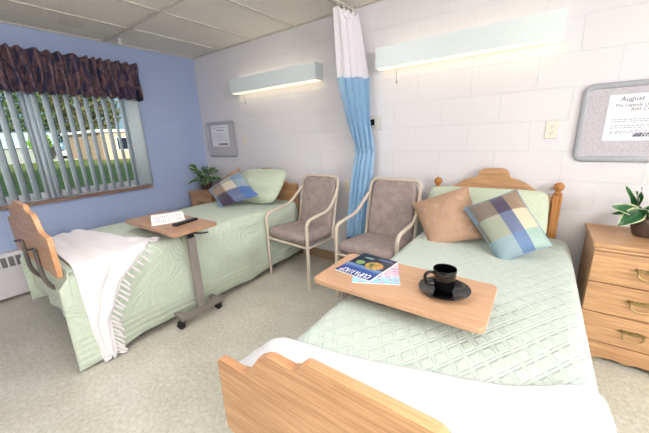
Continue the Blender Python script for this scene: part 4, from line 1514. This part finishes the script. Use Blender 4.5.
# the masthead lies along the near edge, upside down to the viewer; its letters are not readable in the photo
r_ = (bl - br).normalized(); u_ = (bl - tl).normalized()
bm = B()
rnd = random.Random(11)
for i in range(8):
    c0 = br + r_ * (0.018 + i * 0.0215) - u_ * 0.046
    c0.z = TZ + 0.0122
    P_ = lambda a, b: c0 + r_ * a * 0.015 + u_ * b * 0.04
    shapes = [[(0, 0), (.1, 1), (.9, 1), (1, .5), (.1, .5)], [(1, .8), (.5, 1), (0, .6), (.2, .1), (.6, 0), (1, .2)], [(0, 1), (0, .2), (.5, 0), (1, .2), (1, 1)], [(0, 0), (.5, 1), (1, 0), (.8, .4), (.2, .4)], [(.5, 0), (.5, 1)], [(0, 0), (0, 1), (1, 0), (1, 1)]]
    tube(bm, [P_(a, b) for a, b in shapes[[1, 2, 0, 3, 4, 5, 1, 0][i]]], 0.0032, 5, ry=0.0006, up=(0, 0, 1))
obj('masthead', bm, M['paper'], mB)

# ---------------------------------------------------------------- chairs
def make_chair(label, loc, rot):
    t = thing('armchair', label, 'chair', (0, 0, 0), 'upholstered armchairs')
    w = 0.275
    r = 0.0135
    for s in (-1, 1):
        bm = B()
        arm = [(s * w, -0.275, 0.0), (s * w, -0.275, 0.655), (s * w, -0.14, 0.675), (s * w, 0.03, 0.70), (s * w * 0.93, 0.16, 0.80), (s * w * 0.875, 0.215, 0.86)]
        tube(bm, fillet(arm[:3], 0.075, 8)[:-1] + smooth_path(arm[2:], 6), r, 12, ry=0.017)
        obj('front_leg_and_arm', bm, M['chair_frame'], t)
        bm = B()
        tube(bm, fillet([(s * w * 0.9, 0.13, 0.42), (s * w * 0.92, 0.15, 0.30), (s * w * 0.95, 0.26, 0.0)], 0.08), r, 12)
        obj('rear_leg', bm, M['chair_frame'], t)
        bm = B(); tube(bm, [(s * w, -0.275, 0.405), (s * w * 0.9, 0.135, 0.385)], 0.011, 10); obj('side_rail', bm, M['chair_frame'], t)
    bm = B(); tube(bm, [(-w, -0.275, 0.405), (w, -0.275, 0.405)], 0.011, 10); obj('front_rail', bm, M['chair_frame'], t)
    # back frame: inverted U
    bw = 0.235
    bm = B()
    pts = fillet([(-bw, 0.125, 0.40), (-bw, 0.255, 0.985), (bw, 0.255, 0.985), (bw, 0.125, 0.40)], 0.07, 8)
    tube(bm, pts, 0.0125, 12, ry=0.014)
    obj('back_frame', bm, M['chair_frame'], t)
    # cushions
    def cushion(name, fn, thick, n=22):
        bm = B()
        for s in (-1, 1):
            def g_(u, v, s=s):
                su, sv = 2 * u - 1, 2 * v - 1
                # rounded-square mapping
                k_ = 1 - 0.06 * (su * su * sv * sv)
                e = max(0.0, 1 - abs(su) ** 12) ** 0.3 * max(0.0, 1 - abs(sv) ** 12) ** 0.3
                crown = 1 + 0.25 * (1 - su * su) * (1 - sv * sv)
                return fn(su * k_, sv * k_, s * thick * e * crown)
            grid(bm, g_, n, n)
        bmesh.ops.remove_doubles(bm, verts=bm.verts, dist=0.0004)
        return obj(name, bm, M['vinyl'], t, ang=75)
    cushion('seat', lambda a, b, h_: Vector((a * (0.262 - 0.02 * (b + 1) / 2), -0.07 + b * 0.222, 0.462 + h_ - 0.012 * b)), 0.050)
    ax = Vector((0, 0.255 - 0.125, 0.585)).normalized()
    nrm = Vector((0, -ax.z, ax.y))
    bc = Vector((0, 0.196, 0.715))
    def backf(a, b, h_):
        wd = 0.222 if b < 0.6 else 0.222 - 0.03 * ((b - 0.6) / 0.4) ** 2 * abs(a)
        return bc + Vector((a * wd, 0, 0)) + ax * (b * 0.268) + nrm * h_
    cushion('backrest', backf, 0.030)
    t.location = loc
    t.rotation_euler = (0, 0, rot)
    return t
ch = make_chair('beige framed mauve vinyl armchair beside the bed by the window', (2.13, -0.385, 0), math.radians(-5))
dup(ch, (2.955, -0.385, 0), math.radians(-3), 'beige framed mauve vinyl armchair right of the curtain by the foreground bed')

# ---------------------------------------------------------------- bedside chests
def chest(label, x0, x1, yf, yb, ztop):
    cx = (x0 + x1) / 2
    t = thing('bedside_chest', label, 'chest', (cx, (yf + yb) / 2, 0), 'bedside chests')
    bm = B(); box(bm, x0 + 0.015, x1 - 0.015, yf + 0.016, yb, 0.06, ztop - 0.045); obj('carcass', bm, M['oak_v'], t)
    bm = B(); box(bm, x0, x1, yf - 0.012, yb, ztop - 0.024, ztop); box(bm, x0 + 0.008, x1 - 0.008, yf - 0.002, yb, ztop - 0.045, ztop - 0.024)
    obj('top', bm, M['oak'], t, bevel=0.007, seg=3)
    # scalloped plinth
    w = x1 - x0
    zs = ztop - 0.045
    H3 = (zs - 0.134) / 3
    pl = [(x0 + 0.012, 0.0), (x0 + 0.07, 0.0), (x0 + 0.085, 0.018), (x0 + 0.115, 0.024), (x0 + 0.14, 0.034), (cx - 0.05, 0.040), (cx, 0.028), (cx + 0.05, 0.040),
          (x1 - 0.14, 0.034), (x1 - 0.115, 0.024), (x1 - 0.085, 0.018), (x1 - 0.07, 0.0), (x1 - 0.012, 0.0), (x1 - 0.012, 0.131), (x0 + 0.012, 0.131)]
    bm = B(); prism(bm, [(x, yf + 0.002, z_) for x, z_ in pl], (0, 0.02, 0))
    box(bm, x0 + 0.015, x0 + 0.035, yf + 0.022, yb, 0.0, 0.06); box(bm, x1 - 0.035, x1 - 0.015, yf + 0.022, yb, 0.0, 0.06)
    obj('plinth', bm, M['oak'], t)
    for i in range(3):
        za = 0.134 + i * H3 + 0.003
        bm = B(); box(bm, x0 + 0.012, x1 - 0.012, yf, yf + 0.018, za, za + H3 - 0.006)
        d = obj('drawer', bm, M['oak'], t, bevel=0.003)
        zc = za + H3 / 2
        bm = B()
        # ornate back plate: scalloped outline
        outl = []
        for j in range(48):
            a = 2 * PI * j / 48
            rx = 0.054 * (1 + 0.14 * math.cos(6 * a)) * (1 + 0.25 * abs(math.cos(a)) ** 6)
            rz = 0.0125 * (1 + 0.16 * math.cos(5 * a + 1.5))
            outl.append((cx + rx * math.cos(a), yf - 0.0006, zc + 0.006 + rz * math.sin(a)))
        prism(bm, outl, (0, -0.003, 0))
        for j in range(7):
            xx = cx + (j - 3) * 0.016
            lathe(bm, [(0.007, -0.0036), (0.005, -0.0066), (0.001, -0.0076)], (xx, yf, zc + 0.012 + 0.004 * math.cos(j * 1.6)), 8, axis='Y')
        hd = obj('handle', bm, M['brass'], d)
        bm = B()
        for s in (-1, 1):
            lathe(bm, [(0.006, -0.016), (0.006, -0.003)], (cx + s * 0.042, yf, zc + 0.006), 10, axis='Y')
        tube(bm, smooth_path([(cx - 0.042, yf - 0.014, zc + 0.006), (cx - 0.040, yf - 0.019, zc - 0.016), (cx - 0.022, yf - 0.022, zc - 0.031), (cx, yf - 0.023, zc - 0.035), (cx + 0.022, yf - 0.022, zc - 0.031), (cx + 0.040, yf - 0.019, zc - 0.016), (cx + 0.042, yf - 0.014, zc + 0.006)], 4), 0.0042, 8)
        obj('bail', bm, M['brass'], hd)
chest('oak bedside chest with three brass handled drawers at the right', 4.288, 4.775, -0.462, -0.02, 0.745)
chest('small oak bedside chest in the blue wall corner', 0.10, 0.62, -0.41, -0.02, 0.715)

# ---------------------------------------------------------------- plants
def leaf(bm, base, dirv, L, w, droop, roll=0.0):
    d = Vector(dirv).normalized()
    side = d.cross(Vector((0, 0, 1)))
    if side.length < 1e-3:
        side = Vector((1, 0, 0))
    side.normalize()
    upv = side.cross(d).normalized()
    side = side * math.cos(roll) + upv * math.sin(roll)
    nn = side.cross(d).normalized()
    def fn(u, v):
        s = 2 * u - 1
        wd = w * 1.25 * (math.sin(PI * min(1, v ** 0.8)) ** 0.8) * (1 - 0.25 * v)
        p = Vector(base) + d * (L * v) + Vector((0, 0, -droop * L * v * v))
        p = p + side * (s * wd) + nn * (0.18 * wd * s * s + 0.006 * math.sin(v * 9) * s)
        return Vector((max(p.x, 0.015), min(p.y, -0.018), p.z))
    grid(bm, fn, 6, 9)
def plant(label, x, y, z, pr, ph, leaves, placed=()):
    t = thing('potted_plant', label, 'plant', (x, y, z), 'potted plants')
    bm = B(); lathe(bm, [(0.003, z + 0.001), (pr * .62, z), (pr * .74, z + ph * .1), (pr * .98, z + ph * .55), (pr, z + ph * .8), (pr * .9, z + ph * .93), (pr * .95, z + ph), (pr * .85, z + ph), (pr * .82, z + ph * .9), (0.003, z + ph * .88)], (x, y, 0), 32)
    obj('pot', bm, M['pot'], t)
    bm = B(); lathe(bm, [(0.003, z + ph * .93), (pr * .8, z + ph * .885)], (x, y, 0), 24); obj('soil', bm, M['soil'], t)
    bl_, bs = B(), B()
    for (dx, dy, dz, L, w, droop, roll, sl) in leaves:
        o_ = Vector((x, y, z + ph * .9))
        e = o_ + Vector((dx, dy, dz)) * sl
        tube(bs, smooth_path([o_ + Vector((dx, dy, 0)) * 0.02, (o_ + e) / 2 + Vector((0, 0, 0.012)), e], 4), 0.003, 6)
        leaf(bl_, e, (dx, dy, dz * 0.7), L, w, droop, roll)
    for b_, t_, w, droop, roll in placed:
        b_, t_ = Vector(b_), Vector(t_)
        o_ = Vector((x, y, z + ph * .9))
        tube(bs, smooth_path([o_, (o_ + b_) / 2 + Vector((0, 0, 0.012)), b_], 4), 0.003, 6)
        leaf(bl_, b_, t_ - b_, (t_ - b_).length, w, droop, roll)
    obj('foliage', bl_, M['leaf'], t, solid=0.0006, recalc=False)
    obj('stems', bs, M['stem'], t)
plant('potted plant with broad white edged leaves at the right', 4.535, -0.205, 0.745, 0.072, 0.115, [
    (.9, -.2, .5, .16, .04, .35, -.7, .08), (.6, .5, .7, .14, .036, .3, .2, .1), (.5, -.9, .3, .14, .04, .4, .2, .06), (.35, -.3, 1.0, .13, .036, .3, -.6, .10)],
    [((4.490, -.225, .885), (4.365, -.25, .925), .033, .05, .95), ((4.505, -.245, .905), (4.40, -.29, .825), .040, .10, .75), ((4.475, -.21, .885), (4.375, -.215, .868), .017, .06, .9),
     ((4.480, -.20, .905), (4.415, -.20, 1.035), .018, .02, 1.0), ((4.485, -.205, .92), (4.458, -.22, 1.01), .017, .0, .7), ((4.487, -.20, .91), (4.478, -.21, 1.03), .016, .0, .5),
     ((4.52, -.22, .90), (4.545, -.27, 1.0), .028, .1, -.4), ((4.515, -.25, .885), (4.50, -.33, .93), .03, .15, .5)])
rnd = random.Random(21)
lv = []
for i in range(30):
    a = i * 2.4
    el = rnd.uniform(0.05, 1.5)
    lv.append((math.cos(a), math.sin(a) * .75, el, rnd.uniform(.10, .16), rnd.uniform(.028, .040), rnd.uniform(.2, .5), (0.8 if math.cos(a) < 0 else -0.8) + rnd.uniform(-.4, .4), rnd.uniform(.04, .15)))
plant('small leafy potted plant on the corner chest', 0.20, -0.19, 0.715, 0.085, 0.13, lv)
